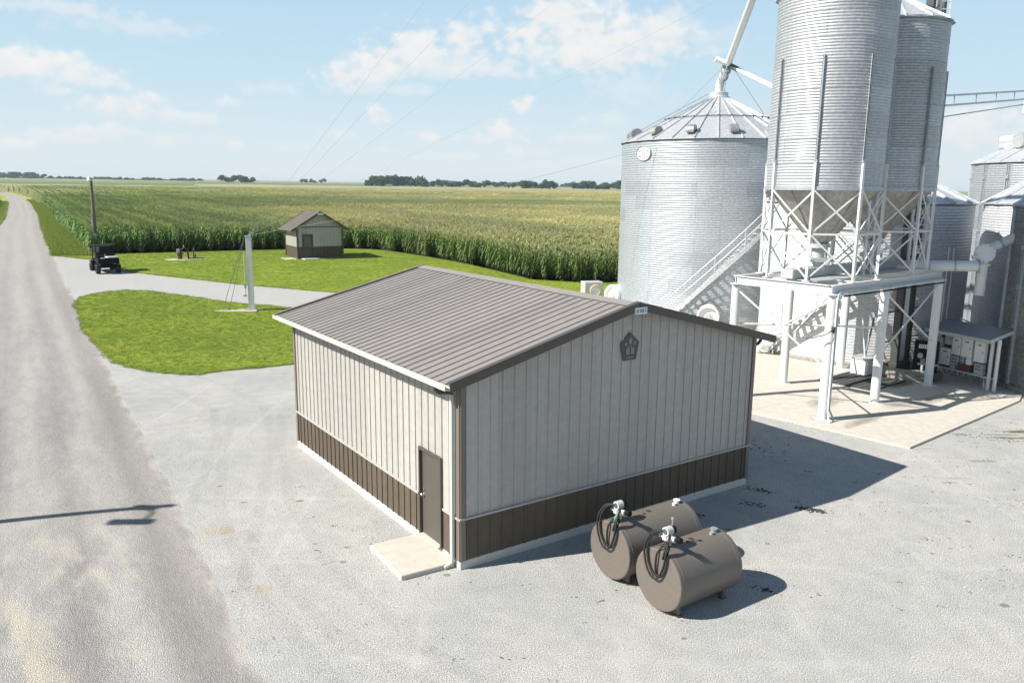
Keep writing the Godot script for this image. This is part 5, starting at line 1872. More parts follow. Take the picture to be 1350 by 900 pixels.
# ---------------------------------------------------------------- left side: buggy, poles, well
func build_left_side() -> void:
	# utility vehicle seen from behind
	var uv := thing("utility_vehicle", "black two-seat utility buggy with a canopy parked on the driveway", "utility vehicle", on(-28.75, -56.1, 0.0), 0.66)
	var tyre := MB.new()
	tyre.lathe([Vector2(0.2, -0.12), Vector2(0.3, -0.14), Vector2(0.33, -0.1), Vector2(0.335, 0.0), Vector2(0.33, 0.1), Vector2(0.3, 0.14), Vector2(0.2, 0.12)], 24)
	for k in 16: tyre.obox(Transform3D(Basis(Vector3.UP, TAU * k / 16), Vector3.ZERO) * Transform3D(Basis(), Vector3(0.335, 0, 0)), Vector3(0.02, 0.22, 0.04))
	var tm := tyre.mesh()
	var rim := MB.new()
	rim.lathe([Vector2(0.0, -0.06), Vector2(0.06, -0.08), Vector2(0.19, -0.05), Vector2(0.21, -0.11), Vector2(0.21, 0.11), Vector2(0.19, 0.05), Vector2(0.06, 0.08), Vector2(0.0, 0.06)], 20)
	var rm := rim.mesh()
	for e in [[-0.66, -0.15], [0.66, -0.15], [-0.66, -2.15], [0.66, -2.15]]:
		var w := put("wheel", tm, M.rubber, uv, Transform3D(Basis(Vector3(0, 0, 1), PI / 2), Vector3(e[0], 0.335, e[1])))
		put("rim", rm, M.slate_steel, w)
	var b := MB.new()
	b.box(Vector3(0, 0.5, -1.15), Vector3(1.2, 0.2, 2.6), 0.04)
	b.box(Vector3(0, 0.78, -2.2), Vector3(1.25, 0.42, 0.9), 0.12)
	for s in [-0.62, 0.62]: b.box(Vector3(s, 0.72, -2.15), Vector3(0.3, 0.1, 0.85), 0.04)
	put("body", b, M.utv_body, uv)
	var bed := MB.new()
	bed.box(Vector3(0, 0.75, -0.2), Vector3(1.35, 0.06, 1.0))
	for s in [-0.66, 0.66]: bed.box(Vector3(s, 0.92, -0.2), Vector3(0.05, 0.34, 1.0), 0.015)
	bed.box(Vector3(0, 0.92, -0.7), Vector3(1.3, 0.34, 0.05), 0.015)
	put("cargo_bed", bed, M.utv_body, uv)
	var tg := MB.new()
	tg.box(Vector3(0, 0.92, 0.31), Vector3(1.3, 0.34, 0.05), 0.015)
	tg.box(Vector3(0, 0.5, 0.3), Vector3(1.0, 0.12, 0.06), 0.02)
	put("tailgate", tg, M.utv_body, uv)
	var tl := MB.new()
	for s in [-0.6, 0.6]: tl.box(Vector3(s, 0.66, 0.33), Vector3(0.12, 0.08, 0.03))
	put("tail_light", tl, M.red_box, uv)
	for s in [-0.33, 0.33]:
		var st := MB.new()
		st.box(Vector3(s, 0.88, -1.15), Vector3(0.56, 0.14, 0.5), 0.04)
		st.obox(Transform3D(Basis(Vector3.RIGHT, 0.15), Vector3(s, 1.2, -0.86)), Vector3(0.54, 0.6, 0.12), 0.04)
		put("seat", st, M.seat, uv)
	var cg := MB.new()
	for s in [-0.62, 0.62]:
		cg.tube([Vector3(s, 0.7, -0.78), Vector3(s, 1.85, -0.74), Vector3(s * 0.97, 1.9, -0.8), Vector3(s * 0.97, 1.9, -1.6), Vector3(s, 1.84, -1.7), Vector3(s, 0.95, -2.05)], 0.03, 8)
	cg.tube([Vector3(-0.62, 1.35, -0.76), Vector3(0.62, 1.35, -0.76)], 0.025, 8)
	put("roll_cage", cg, M.black, uv)
	var rf := MB.new()
	rf.box(Vector3(0, 1.95, -1.22), Vector3(1.42, 0.06, 1.25), 0.025)
	put("canopy", rf, M.black, uv)
	var rw := MB.new()
	rw.box(Vector3(0.1, 1.62, -0.74), Vector3(0.95, 0.5, 0.015))
	put("rear_panel", rw, M.black, uv)
	var ws := MB.new()
	ws.obox(Transform3D(Basis(Vector3.RIGHT, -0.35), Vector3(0, 1.42, -1.88)), Vector3(1.2, 0.85, 0.012))
	var wm := plain("windscreen", Color(0.6, 0.68, 0.72), 0.05)
	wm.transparency = BaseMaterial3D.TRANSPARENCY_ALPHA
	wm.albedo_color.a = 0.35
	put("windscreen", ws, wm, uv)
	var sw := MB.new()
	var sp := []
	for k in 17: sp.append(Vector3(-0.33 + cos(TAU * k / 16) * 0.16, 1.2 + sin(TAU * k / 16) * 0.13, -1.55 - sin(TAU * k / 16) * 0.08))
	sw.tube(sp, 0.015, 6, -1, false)
	put("steering_wheel", sw, M.black, uv)
	var cgo := MB.new()
	cgo.obox(Transform3D(Basis(Vector3.UP, 0.2), Vector3(0.28, 1.14, -0.15)), Vector3(0.72, 0.1, 0.5), 0.03)
	var cgt := put("cargo_box", cgo, M.white, null, uv.transform)
	tag(cgt, "white flat box lying in the bed of the black utility buggy", "box")
	var bkt := MB.new()
	bkt.lathe([Vector2(0.0, 0.0), Vector2(0.12, 0.0), Vector2(0.15, 0.3), Vector2(0.13, 0.3), Vector2(0.11, 0.03), Vector2(0.0, 0.03)], 18, Transform3D(Basis(), Vector3(-0.3, 0.79, -0.1)))
	tag(put("bucket", bkt, M.white, null, uv.transform), "small pale bucket standing in the bed of the black utility buggy", "bucket")
	# wooden pole with a yard light, leaning slightly
	var pb := on(-36.6, -69.6)
	var up := thing("utility_pole", "weathered wooden pole with a yard light on top at the corner of the corn", "utility pole", pb)
	var pm := MB.new()
	pm.tube([Vector3(0, -0.5, 0), Vector3(0.03, 3.5, 0), Vector3(0.05, 6.4, 0.02)], 0.17, 14, 0.12)
	put("pole", pm, M.pole_wood, up)
	var la := MB.new()
	la.tube([Vector3(0.05, 6.15, 0.0), Vector3(0.1, 6.4, 0.2), Vector3(0.15, 6.45, 0.42)], 0.03, 8)
	put("lamp_arm", la, M.galvanized, up)
	var lh := MB.new()
	lh.lathe([Vector2(0.2, 0.0), Vector2(0.21, 0.03), Vector2(0.12, 0.2), Vector2(0.09, 0.32), Vector2(0.0, 0.36)], 16, Transform3D(Basis(), Vector3(0.16, 6.2, 0.45)))
	put("lamp_head", lh, M.white, up)
	var mb := MB.new()
	mb.box(Vector3(0.05, 1.35, 0.24), Vector3(0.42, 0.7, 0.16), 0.02)
	mb.tube([Vector3(-0.02, 1.7, 0.22), Vector3(-0.12, 3.4, 0.18)], 0.03, 6)
	put("meter_box", mb, M.blue_grey, up)
	# white anchor column with its slab
	var wp := on(-15.35, -46.0)
	var sl := MB.new()
	sl.box(Vector3(-0.8, -0.05, 0.1), Vector3(2.4, 0.26, 0.9), 0.02)
	tag(put("concrete_footing", sl, M.concrete, null, Transform3D(Basis(Vector3.UP, 0.1), wp)), "long pale concrete footing in the oval lawn under the white column", "footing")
	var wc := thing("anchor_column", "tall white steel column standing in the oval lawn with guy wires at its head", "steel column", wp, 0.25)
	for s in [-0.1, 0.07]:
		var cm := MB.new()
		cm.box(Vector3(s, 2.2, 0), Vector3(0.02, 4.3, 0.16 if s < 0 else 0.26))
		for z in [-1, 1]: cm.box(Vector3(s, 2.2, z * (0.08 if s < 0 else 0.13)), Vector3(0.1 if s < 0 else 0.2, 4.3, 0.022))
		put("channel", cm, M.frame_white, wc)
	var cp := MB.new()
	cp.box(Vector3(-0.02, 4.36, 0), Vector3(0.4, 0.04, 0.32))
	cp.box(Vector3(-0.02, 0.1, 0), Vector3(0.6, 0.05, 0.5))
	put("cap_plate", cp, M.galvanized, wc)
	var cd := MB.new()
	cd.tube([Vector3(-0.27, 3.4, 0.1), Vector3(-0.27, 0.95, 0.1)], 0.025, 6)
	cd.box(Vector3(-0.27, 1.5, 0.1), Vector3(0.12, 0.3, 0.1))
	cd.box(Vector3(-0.3, 0.92, 0.1), Vector3(0.2, 0.1, 0.1))
	put("conduit", cd, M.grey_box, wc)
	for e in [[-1.55, 0.2], [-1.25, 0.1]]:
		var st := MB.new()
		st.tube([Vector3(e[0], 0.08, e[1]), Vector3(e[0] + 0.28, 1.1, e[1] - 0.02), Vector3(-0.2, 4.3, 0)], 0.014, 5)
		put("stay_rod", st, M.slate_steel, wc)
	# irrigation well head
	var wl := thing("irrigation_well", "rusty brown well head and pipework on the lawn in front of the dark corn", "well head", on(-26.9, -65.0), 0.4)
	wl.scale = Vector3(0.85, 0.78, 0.85)
	var wb := MB.new()
	wb.tube([Vector3(-0.5, 0, 0), Vector3(-0.5, 0.6, 0)], 0.22, 12)
	wb.tube([Vector3(-0.5, 0.6, 0), Vector3(-0.5, 0.72, 0)], 0.32, 12)
	wb.tube([Vector3(-0.5, 0.72, 0), Vector3(-0.45, 1.15, 0)], 0.18, 12)
	wb.tube([Vector3(-0.45, 0.95, 0), Vector3(-0.1, 1.3, 0.05), Vector3(0.15, 1.1, 0.05), Vector3(0.25, 0.6, 0.05), Vector3(0.25, 0.1, 0.05)], 0.08, 10)
	put("pump", wb, M.rust, wl)
	var wg := MB.new()
	wg.tube([Vector3(-0.1, 1.3, 0.05), Vector3(-0.12, 1.55, 0.05)], 0.05, 8)
	wg.box(Vector3(-0.62, 0.95, 0.1), Vector3(0.28, 0.4, 0.2), 0.03)
	put("gearbox", wg, M.grey_box, wl)
	var w2 := MB.new()
	w2.tube([Vector3(0.75, 0, 0), Vector3(0.75, 0.95, 0)], 0.06, 10)
	w2.tube([Vector3(0.9, 0, 0.0), Vector3(0.9, 0.6, 0)], 0.05, 10)
	w2.tube([Vector3(0.78, 0.95, 0), Vector3(0.78, 1.25, 0)], 0.1, 10)
	w2.tube([Vector3(0.25, 0.12, 0.05), Vector3(1.7, 0.12, 0.1)], 0.09, 10)
	put("standpipe", w2, M.dark_steel, wl)
	var ws2 := MB.new()
	ws2.lathe([Vector2(1.5, -0.1), Vector2(1.5, 0.09), Vector2(0.0, 0.1)], 14, Transform3D(Basis(Vector3(1.3, 0, 0), Vector3(0, 1, 0), Vector3(0, 0, 0.62)), Vector3(0.1, 0.0, 0)))
	tag(put("well_pad", ws2, M.concrete, null, wl.transform), "bare sandy pad in the lawn under the rusty well head", "pad")
	# guy cables from the column's head to the bins
	var head := wp + Vector3(0, 4.4, 0)
	var base := Vector3(16.9, 0, -34.2)
	var ends := [base + Vector3(-0.3, 41.0, 0), base + Vector3(-0.3, 34.3, 0), base + Vector3(-0.3, 26.8, 0), base + Vector3(-0.3, 19.9, 0), Vector3(8.3, 10.6, -47.4)]
	var said := ["steepest of the thin guy cables rising from the white column", "second steepest guy cable rising from the white column", "middle guy cable rising from the white column to the elevator", "shallow guy cable rising from the white column past the small clouds", "lowest pale cable from the white column passing over the shed to the big bin"]
	for k in 5:
		var g := MB.new()
		var pts := []
		for i in 13:
			var u := i / 12.0
			pts.append((ends[k] - head) * u - Vector3(0, sin(PI * u) * (0.15 if k < 4 else 0.4), 0))
		g.tube(pts, 0.0055 if k < 4 else 0.010, 5, -1, false)
		tag(put("guy_cable", g, M.cable if k < 4 else M.cable, null, Transform3D(Basis(), head)), said[k], "cable", "guy cables from the white column")
	# a lamp pole that stands left of the frame and throws its shadow on the road
	var lp := thing("street_lamp", "wooden lamp pole left of the road, seen by the shadow it throws", "street lamp", Vector3(-19.1, 0, -15.45))
	var lm := MB.new()
	lm.tube([Vector3(0, -0.3, 0), Vector3(0, 9.35, 0)], 0.16, 14, 0.11)
	put("pole", lm, M.pole_wood, lp)
	var lr := MB.new()
	lr.tube([Vector3(0, 8.8, 0), Vector3(0.1, 9.05, 0.35), Vector3(0.1, 9.05, 0.8)], 0.035, 8)
	put("arm", lr, M.galvanized, lp)
	var lhd := MB.new()
	lhd.obox(Transform3D(Basis(Vector3.UP, 0.1), Vector3(-0.1, 9.0, 0.95)), Vector3(1.0, 0.16, 0.34), 0.06)
	put("lamp_head", lhd, M.grey_box, lp)
	var lx := MB.new()
	lx.box(Vector3(0, 8.85, 0), Vector3(0.5, 0.14, 0.3))
	put("bracket", lx, M.galvanized, lp)

# ---------------------------------------------------------------- corn
const FRONT := [[-38.1, -66.5], [-34.5, -68.5], [-24.5, -74.1], [-16.4, -77.3], [-14.0, -77.2], [-12.5, -76.4], [-4.9, -67.8], [1.4, -60.0], [6.0, -59.4], [8.0, -60.2], [45.0, -64.0]]

func front_z(x: float) -> float:
	if x <= FRONT[0][0]: return -66.5
	for i in FRONT.size() - 1:
		if x < FRONT[i + 1][0]:
			return lerpf(FRONT[i][1], FRONT[i + 1][1], (x - FRONT[i][0]) / (FRONT[i + 1][0] - FRONT[i][0]))
	return -64.0

func corn_leaf(b: MB, at: Vector3, az: float, len: float, w: float, rise: float, segs: int, g0: Color, g1: Color) -> void:
	var d := Vector3(cos(az), 0, sin(az))
	var side := Vector3(-sin(az), 0, cos(az))
	var prev_l := at - side * w * 0.4
	var prev_r := at + side * w * 0.4
	for k in range(1, segs + 1):
		var t := float(k) / segs
		var p := at + d * len * (t - 0.12 * t * t) * 0.85 + Vector3.UP * len * (rise * t - (rise + 0.5) * t * t * 0.95)
		var ww := w * (1.0 - pow(absf(t - 0.35) / 0.65, 2.0)) if t > 0.35 else w
		b.col = g0.lerp(g1, t)
		if k == segs:
			b.tri(prev_l, prev_r, p)
		else:
			var l := p - side * ww * 0.5
			var r := p + side * ww * 0.5
			b.quad(prev_l, prev_r, r, l)
			prev_l = l
			prev_r = r

func corn_plant(b: MB, o: Vector3, r: RandomNumberGenerator, leaves: int, segs: int, h: float) -> void:
	var green := Color(0.066, 0.12, 0.026).lerp(Color(0.11, 0.172, 0.042), r.randf())
	b.col = Color(0.12, 0.16, 0.05)
	var lean := Vector3(r.randf_range(-0.06, 0.06), 0, r.randf_range(-0.06, 0.06))
	var top := o + Vector3(0, h, 0) + lean
	var s := 0.016
	for k in 3:
		var a := Vector3(cos(k * TAU / 3), 0, sin(k * TAU / 3)) * s
		var d := Vector3(cos((k + 1) * TAU / 3), 0, sin((k + 1) * TAU / 3)) * s
		b.quad(o + d, o + a, top + a * 0.4, top + d * 0.4)
	var az := r.randf() * TAU
	for k in leaves:
		var t := (k + 0.5) / leaves
		var y := lerpf(0.3, h * 0.93, t)
		var len := 0.66 * (1.0 - 0.30 * absf(t - 0.5) * 2.0) * (0.62 if t > 0.75 else 1.0) * r.randf_range(0.85, 1.15)
		var dry := clampf(0.55 - t * 3.0, 0, 1) * r.randf()
		corn_leaf(b, o + lean * t + Vector3(0, y, 0), az + k * PI + r.randf_range(-0.5, 0.5), len, 0.1, r.randf_range(1.0, 1.5), segs, green.lerp(Color(0.3, 0.24, 0.1), dry), (green * (1.1 + t * 0.7)).lerp(Color(0.34, 0.28, 0.12), dry))
	var tan_ := Color(0.72, 0.645, 0.42).lerp(Color(0.60, 0.60, 0.345), r.randf())
	b.col = tan_
	for k in 6:
		var a := r.randf() * TAU
		var out := Vector3(cos(a), 0, sin(a)) * (0.04 if k == 0 else r.randf_range(0.08, 0.17))
		var tip := top + out + Vector3(0, r.randf_range(0.22, 0.36), 0)
		var sd := Vector3(-sin(a), 0, cos(a)) * 0.02
		b.tri(top - sd, top + sd, tip)
		b.tri(top - sd.rotated(Vector3.UP, 1.57), top + sd.rotated(Vector3.UP, 1.57), tip)

func corn_mesh(seed_: int, plants: int, spread: float, leaves: int, segs: int) -> ArrayMesh:
	var r := RandomNumberGenerator.new()
	r.seed = seed_
	var b := MB.new()
	b.colored = true
	for k in plants:
		var o := Vector3.ZERO
		if plants > 1: o = Vector3(r.randf_range(-0.06, 0.06), 0, ((k + 0.5) / plants - 0.5) * spread)
		corn_plant(b, o, r, leaves, segs, r.randf_range(1.95, 2.2))
	return b.mesh()

func multi(called: String, m: Mesh, mat: Material, xf: Array, cols: Array, parent: Node3D = null) -> MultiMeshInstance3D:
	var mm := MultiMesh.new()
	mm.transform_format = MultiMesh.TRANSFORM_3D
	mm.use_colors = cols.size() > 0
	mm.mesh = m
	mm.instance_count = xf.size()
	for i in xf.size():
		mm.set_instance_transform(i, xf[i])
		if cols.size() > 0: mm.set_instance_color(i, cols[i])
	var o := MultiMeshInstance3D.new()
	o.multimesh = mm
	o.material_override = mat
	if parent:
		o.name = called
		parent.add_child(o, true)
	else:
		o.name = numbered(called)
		add_child(o)
	o.set_meta("kind", "stuff")
	return o

func build_corn() -> void:
	var D := Vector2(-0.53, -0.848)
	var N := Vector2(0.848, -0.53)
	var yaw := atan2(D.x, D.y)
	var r := RandomNumberGenerator.new()
	r.seed = 99
	var near := [[], [], [], [], []]
	var nearc := [[], [], [], [], []]
	var midx := [[], [], []]
	var midc := [[], [], []]
	var farx := [[], []]
	var farc := [[], []]
	var f := FastNoiseLite.new()
	f.seed = 12
	f.frequency = 0.03
	f.fractal_octaves = 3
	var O := Vector2(-38.1, -66.5)
	var passes := [[0.0, 130.0, 0.17, 0.95], [130.0, 250.0, 0.9, 0.95], [250.0, 620.0, 2.7, 1.9]]
	for pi in 3:
		var ps: Array = passes[pi]
		var b: float = -120.0
		while b < 560.0:
			var a: float = -60.0
			while a < 620.0:
				var q: Vector2 = O + D * (a + r.randf_range(-0.35, 0.35) * ps[2]) + N * (b + r.randf_range(-0.03, 0.03))
				a += ps[2] * (0.72 if pi == 0 and q.y > front_z(q.x) - 3.5 else 1.0)
				var d: float = q.length()
				if d < ps[0] or d >= ps[1] or q.y > -58.0: continue
				var az := atan2(q.x, -q.y)
				if az > 0.36 or az < -0.74: continue
				var ro := road_off(q.x, q.y)
				if ro > -7.6 and ro < 2.2: continue
				if ro < 0 and (q.y > -108.0 or ro < -80.0): continue
				if ro > 0 and q.y > front_z(q.x): continue
				var n := f.get_noise_2d(q.x, q.y)
				if pi == 0 and n < -0.62: continue
				var sc: float = 1.0 + n * 0.10 + r.randf_range(-0.07, 0.07)
				if pi == 0 and q.y > front_z(q.x) - 1.4: sc *= r.randf_range(0.85, 1.02)
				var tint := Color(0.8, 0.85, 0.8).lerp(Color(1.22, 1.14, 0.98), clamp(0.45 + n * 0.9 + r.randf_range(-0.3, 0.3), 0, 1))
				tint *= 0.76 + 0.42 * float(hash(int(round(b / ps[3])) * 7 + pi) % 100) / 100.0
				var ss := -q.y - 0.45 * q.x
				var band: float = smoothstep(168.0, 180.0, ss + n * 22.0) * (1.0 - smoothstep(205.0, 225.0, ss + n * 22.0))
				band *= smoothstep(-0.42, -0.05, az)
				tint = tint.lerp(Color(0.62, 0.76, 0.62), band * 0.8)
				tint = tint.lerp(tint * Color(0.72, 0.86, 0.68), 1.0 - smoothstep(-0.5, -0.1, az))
				if pi == 0 and q.y > front_z(q.x) - 2.5: tint *= r.randf_range(0.55, 1.05)  # front rows tinted darker, painting in the shade of the corn wall
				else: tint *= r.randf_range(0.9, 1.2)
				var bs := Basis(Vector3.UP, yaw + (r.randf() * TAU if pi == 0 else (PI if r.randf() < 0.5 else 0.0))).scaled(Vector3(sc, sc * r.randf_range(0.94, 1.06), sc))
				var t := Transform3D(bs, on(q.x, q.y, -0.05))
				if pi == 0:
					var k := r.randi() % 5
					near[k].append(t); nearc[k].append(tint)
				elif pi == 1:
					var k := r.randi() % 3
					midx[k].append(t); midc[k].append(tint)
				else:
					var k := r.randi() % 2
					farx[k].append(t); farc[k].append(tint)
			b += ps[3]
	var root := Node3D.new()
	root.name = numbered("corn_field")
	add_child(root)
	tag(root, "standing corn with tan tassels filling the fields beyond the lawns", "corn field", "", "stuff")
	var total := 0
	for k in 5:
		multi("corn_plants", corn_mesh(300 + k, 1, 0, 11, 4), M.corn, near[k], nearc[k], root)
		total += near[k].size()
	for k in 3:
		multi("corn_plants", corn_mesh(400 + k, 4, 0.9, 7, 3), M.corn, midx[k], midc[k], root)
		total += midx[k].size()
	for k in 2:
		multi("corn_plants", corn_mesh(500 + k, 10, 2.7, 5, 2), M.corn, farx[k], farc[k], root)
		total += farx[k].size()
	print("corn instances ", total)

# ---------------------------------------------------------------- far trees
func far_tree(seed_: int, h: float, w: float) -> Array:
	var r := RandomNumberGenerator.new()
	r.seed = seed_
	var b := MB.new()
	b.colored = true
	var lobes := []
	for k in 11:
		lobes.append([Vector3(r.randf_range(-0.34, 0.34) * w, h * r.randf_range(0.32, 0.84), r.randf_range(-0.34, 0.34) * w), r.randf_range(0.17, 0.3) * w])
	for l in lobes:
		for k in 46:
			var d := Vector3(r.randfn(), r.randfn() * 0.85, r.randfn()).normalized()
			var p: Vector3 = l[0] + d * l[1] * r.randf_range(0.75, 1.08)
			var s := r.randf_range(0.45, 0.95)
			var u := d.cross(Vector3(r.randfn(), r.randfn(), r.randfn())).normalized()
			var v := (d + Vector3(r.randfn(), r.randfn(), r.randfn()) * 0.5).normalized().cross(u).normalized()
			b.col = Color(0.035, 0.065, 0.022).lerp(Color(0.07, 0.11, 0.035), r.randf())
			b.quad(p - u * s - v * s, p + u * s - v * s * 0.7, p + u * s * 0.8 + v * s, p - u * s * 0.7 + v * s * 0.9)
	var t := MB.new()
	t.colored = true
	t.col = Color(0.07, 0.055, 0.04)
	t.tube([Vector3(0, -0.5, 0), Vector3(0.1, h * 0.35, 0), Vector3(0, h * 0.7, 0.1)], 0.35, 7, 0.1)
	for k in 4:
		var a := TAU * k / 4 + 0.4
		t.tube([Vector3(0.05, h * 0.35, 0), Vector3(cos(a) * w * 0.3, h * 0.6, sin(a) * w * 0.3)], 0.16, 5, 0.05)
	return [b.mesh(), t.mesh()]

func px_az(px: float) -> float:
	return atan((px - 675.0) / 1062.0)

func build_trees() -> void:
	var kinds := []
	for k in 5: kinds.append(far_tree(700 + k, [13.0, 11.0, 15.0, 9.0, 12.0][k], [11.0, 10.0, 10.0, 8.5, 12.0][k]))
	var r := RandomNumberGenerator.new()
	r.seed = 41
	# clumps: first and last pixel column of the photograph's wood, count, distance, size, label
	var clumps := [
		[482, 560, 22, 1050, 1.0, "dense dark wood at the skyline"],
		[563, 676, 22, 1100, 0.72, "looser low row right of the dense wood"],
		[683, 729, 13, 1060, 0.85, "compact clump right of the low row"],
		[752, 826, 20, 1150, 0.9, "even wood beside the big bin"],
		[286, 333, 12, 1350, 0.62, "small grove left of the shed"],
		[392, 428, 6, 1700, 0.55, "tiny far grove behind the shed"]]
	var nth := ["first", "second", "third", "fourth", "fifth", "sixth", "seventh", "eighth", "ninth", "tenth", "eleventh", "twelfth", "thirteenth", "fourteenth", "fifteenth", "sixteenth", "seventeenth", "eighteenth", "nineteenth", "twentieth", "twenty-first", "twenty-second"]
	for c in clumps:
		for k in c[2]:
			var u: float = (k + r.randf_range(0.1, 0.9)) / c[2]
			var az := px_az(lerpf(c[0], c[1], u))
			var d: float = c[3] * r.randf_range(0.97, 1.06)
			var kind := r.randi() % 5
			var x := sin(az) * d
			var z := -cos(az) * d
			var s: float = c[4] * r.randf_range(0.75, 1.15) * d / 1050.0
			var t := thing("tree", "%s tree from the left in the %s" % [nth[k], c[5]], "tree", on(x, z, 0.5), r.randf() * TAU, c[5])
			t.scale = Vector3(s * 1.15, s, s * 1.15)
			fastput("crown", 0, kinds[kind][0], M.leaf, t)
			fastput("trunk", 0, kinds[kind][1], M.leaf, t)
	# far hedgerows and woods that read as one line
	var lines := [[-20, 150, 1900, 0.4, 80], [150, 262, 1750, 0.48, 70], [-60, 60, 2100, 0.7, 50], [700, 760, 1900, 0.8, 40], [560, 690, 2100, 0.7, 60]]
	var names := ["far low line of woods at the left end of the skyline", "far line of woods behind the wooden pole", "farthest woods over the country road", "faint far woods between the two skyline clumps", "faint far hedgerow beyond the middle row of trees"]
	for li in lines.size():
		var l: Array = lines[li]
		var xf := []
		for k in l[4]:
			var az := px_az(lerpf(l[0], l[1], r.randf()))
			var d: float = l[2] * r.randf_range(0.97, 1.05)
			var s: float = l[3] * r.randf_range(0.6, 1.7)
			xf.append(Transform3D(Basis(Vector3.UP, r.randf() * TAU).scaled(Vector3(s * 1.6, s, s * 1.6)), on(sin(az) * d, -cos(az) * d, -1.0)))
		tag(multi("woods", kinds[li % 5][0], M.leaf, xf, []), names[li], "woods", "", "stuff")

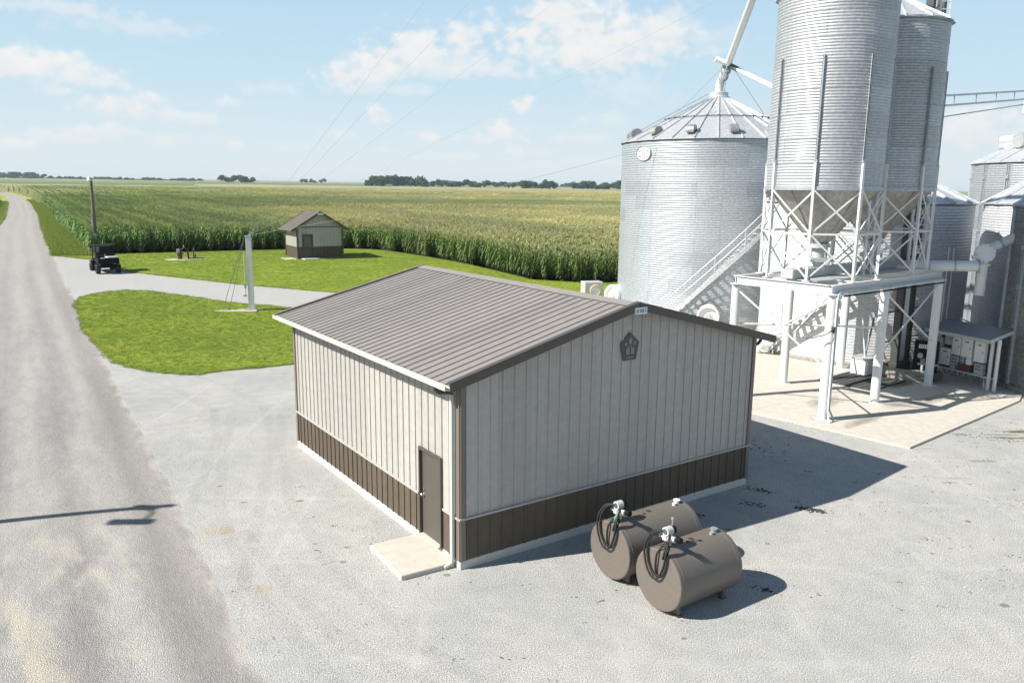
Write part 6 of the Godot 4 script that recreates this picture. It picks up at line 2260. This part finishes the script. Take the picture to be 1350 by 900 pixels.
# ---------------------------------------------------------------- small things on the ground
func build_small() -> void:
	var r := RandomNumberGenerator.new()
	r.seed = 7
	# grass tufts over the lawns and verges
	var tufts := []
	for v in 3:
		var b := MB.new()
		b.colored = true
		for k in 11:
			var a := r.randf() * TAU
			var o := Vector3(r.randf_range(-0.09, 0.09), 0, r.randf_range(-0.09, 0.09))
			var h := r.randf_range(0.03, 0.075)
			var lean := Vector3(cos(a), 0, sin(a)) * h * r.randf_range(0.2, 0.9)
			var sd := Vector3(-sin(a), 0, cos(a)) * 0.006
			b.col = Color(0.185, 0.25, 0.047).lerp(Color(0.24, 0.305, 0.068), r.randf())
			b.tri(o - sd, o + sd, o + lean + Vector3(0, h, 0))
		tufts.append(b.mesh())
	var li := 0
	for poly in lawn_polys:
		var lo: Vector2 = poly[0]
		var hi: Vector2 = poly[0]
		for p in poly:
			lo = lo.min(p); hi = hi.max(p)
		var xf := [[], [], []]
		var n := 30000 if li == 0 else 40000
		for k in n:
			var q := Vector2(r.randf_range(lo.x, hi.x), r.randf_range(lo.y, hi.y))
			if not Geometry2D.is_point_in_polygon(q, poly): continue
			var s := r.randf_range(0.7, 1.3)
			xf[k % 3].append(Transform3D(Basis(Vector3.UP, r.randf() * TAU).scaled(Vector3(s, s, s)), on(q.x, q.y, 0.045)))
		for i in poly.size():                                     # ragged edge
			var a: Vector2 = poly[i]
			var d: Vector2 = poly[(i + 1) % poly.size()]
			var m := int(a.distance_to(d) * 26)
			for k in m:
				var q := a.lerp(d, r.randf()) + Vector2(r.randfn(), r.randfn()) * 0.06
				var s := r.randf_range(0.8, 1.5)
				xf[k % 3].append(Transform3D(Basis(Vector3.UP, r.randf() * TAU).scaled(Vector3(s, s, s)), on(q.x, q.y, 0.02)))
		var root := Node3D.new()
		root.name = numbered("grass")
		add_child(root)
		tag(root, ["short grass growing over the oval lawn", "short grass growing over the big lawn round the shed"][li], "grass", "", "stuff")
		for v in 3: multi("tufts", tufts[v], M.grass, xf[v], [], root)
		li += 1
	# rough verge grass
	var vx := []
	for k in 26000:
		var z := -66.5 - 160.0 * pow(r.randf(), 1.5)
		var off := r.randf_range(0.15, 3.5)
		var x := road_x(z) + off
		if k % 2:
			z = -20.0 - 190.0 * pow(r.randf(), 1.3)
			off = -road_width(z) / 0.85 - r.randf_range(0.2, 6.5)
			x = road_x(z) + off
		var s := r.randf_range(1.5, 3.6)
		vx.append(Transform3D(Basis(Vector3.UP, r.randf() * TAU).scaled(Vector3(s, s * r.randf_range(0.8, 1.5), s)), on(x, z, 0.03)))
	tag(multi("grass", tufts[1], M.grass, vx, []), "longer rough grass along the road verges", "grass", "", "stuff")
	# loose stones over the near gravel
	var sm := MB.new()
	sm.colored = true
	var ico := []
	for k in 6:
		ico.append(Vector3(cos(TAU * k / 6), r.randf_range(-0.3, 0.3), sin(TAU * k / 6)) * r.randf_range(0.8, 1.15))
	for k in 6:
		sm.tri(ico[(k + 1) % 6], ico[k], Vector3(0.1, 0.62, 0.05))
		sm.tri(ico[k], ico[(k + 1) % 6], Vector3(0, -0.5, 0))
	var st := sm.mesh()
	var sx := []
	var sc := []
	while sx.size() < 46000:
		var d := lerpf(8.5, 30.0, pow(r.randf(), 0.75))
		var az := r.randf_range(-0.62, 0.66)
		var x := sin(az) * d
		var z := -cos(az) * d
		if road_off(x, z) < -0.4: continue
		var lx := (x + 1.0467) * cos(BT) - (z + 15.6198) * sin(BT)
		var lz := (x + 1.0467) * sin(BT) + (z + 15.6198) * cos(BT)
		if lx > -0.05 and lx < BW + 0.05 and lz < 0.05 and lz > -BL: continue
		if x > 12.0 and z < -23.5: continue
		var s := r.randf_range(0.006, 0.015) * (1.0 if r.randf() < 0.985 else 1.7)
		sx.append(Transform3D(Basis(Vector3(r.randfn(), r.randfn(), r.randfn()).normalized(), r.randf() * TAU).scaled(Vector3(s, s * 0.8, s)), Vector3(x, s * 0.4, z)))
		var g := r.randf_range(0.36, 0.56)
		sc.append(Color(g * 1.02, g, g * 0.97))
	tag(multi("gravel", st, M.stone, sx, sc), "loose stones strewn over the near gravel yard", "gravel", "", "stuff")
	# chips, leaves and husks blown over the yard
	var cx := []
	var cc := []
	for k in 420:
		var p := Vector2(r.randf_range(-6.0, 21.0), r.randf_range(-27.5, -9.0))
		if k % 3: p = Vector2(r.randf_range(8.5, 22.0), r.randf_range(-28.0, -12.0))
		var blx := (p.x + 1.0467) * cos(BT) - (p.y + 15.6198) * sin(BT)
		var blz := (p.x + 1.0467) * sin(BT) + (p.y + 15.6198) * cos(BT)
		if blx > -0.1 and blx < BW + 0.1 and blz < 0.1: continue
		if p.x > 12.0 and p.y < -24.0 - (p.x - 12.7) * 0.82: continue
		for m in 1 + (k % 4) * 2:
			var s := r.randf_range(0.006, 0.022)
			cx.append(Transform3D(Basis(Vector3(r.randfn(), r.randfn(), r.randfn()).normalized(), r.randf() * TAU).scaled(Vector3(s * 1.9, s * 0.5, s)), Vector3(p.x + r.randfn() * 0.12, s * 0.3, p.y + r.randfn() * 0.05)))
			var g := r.randf_range(0.05, 0.2)
			cc.append(Color(g * 1.15, g * 0.95, g * 0.7))
	tag(multi("debris", st, M.stone, cx, cc), "small dark chips and husks scattered over the gravel yard", "debris", "", "stuff")
	# dark clumps of spilled chaff and mud by the barn's right side
	var piles := [[7.75, -19.05, 0.26, 200, "dark muddy clump at the tip of the barn's shadow"], [6.35, -19.35, 0.3, 60, "thin dark streak of mud in the barn's shadow"], [6.75, -20.4, 0.3, 60, "dark scraps by the barn's right rear corner"], [4.5, -18.75, 0.25, 70, "dark litter between the barn wall and the fuel tanks"], [5.2, -14.9, 0.14, 40, "dark mud under the far end of the outer fuel tank"], [7.6, -24.2, 1.3, 120, "scattered dark litter beside the barn's right wall"], [15.9, -25.4, 0.8, 60, "brown mud scraps on the gravel before the concrete pad"]]
	for p in piles:
		var xf := []
		var cl := []
		for k in p[3]:
			var a := 0.6
			var u: float = r.randfn() * p[2]
			var w: float = r.randfn() * p[2] * 0.3
			var s := r.randf_range(0.008, 0.03)
			xf.append(Transform3D(Basis(Vector3(r.randfn(), r.randfn(), r.randfn()).normalized(), r.randf() * TAU).scaled(Vector3(s * 1.5, s * 0.6, s)), Vector3(p[0] + u * cos(a) * 0.8 + w * 0.5, s * 0.25, p[1] + u * 0.35 - w)))
			var g := r.randf_range(0.02, 0.07)
			cl.append(Color(g * 1.1, g * 0.95, g * 0.75))
		tag(multi("debris", st, M.stone, xf, cl), p[4], "debris", "", "stuff")
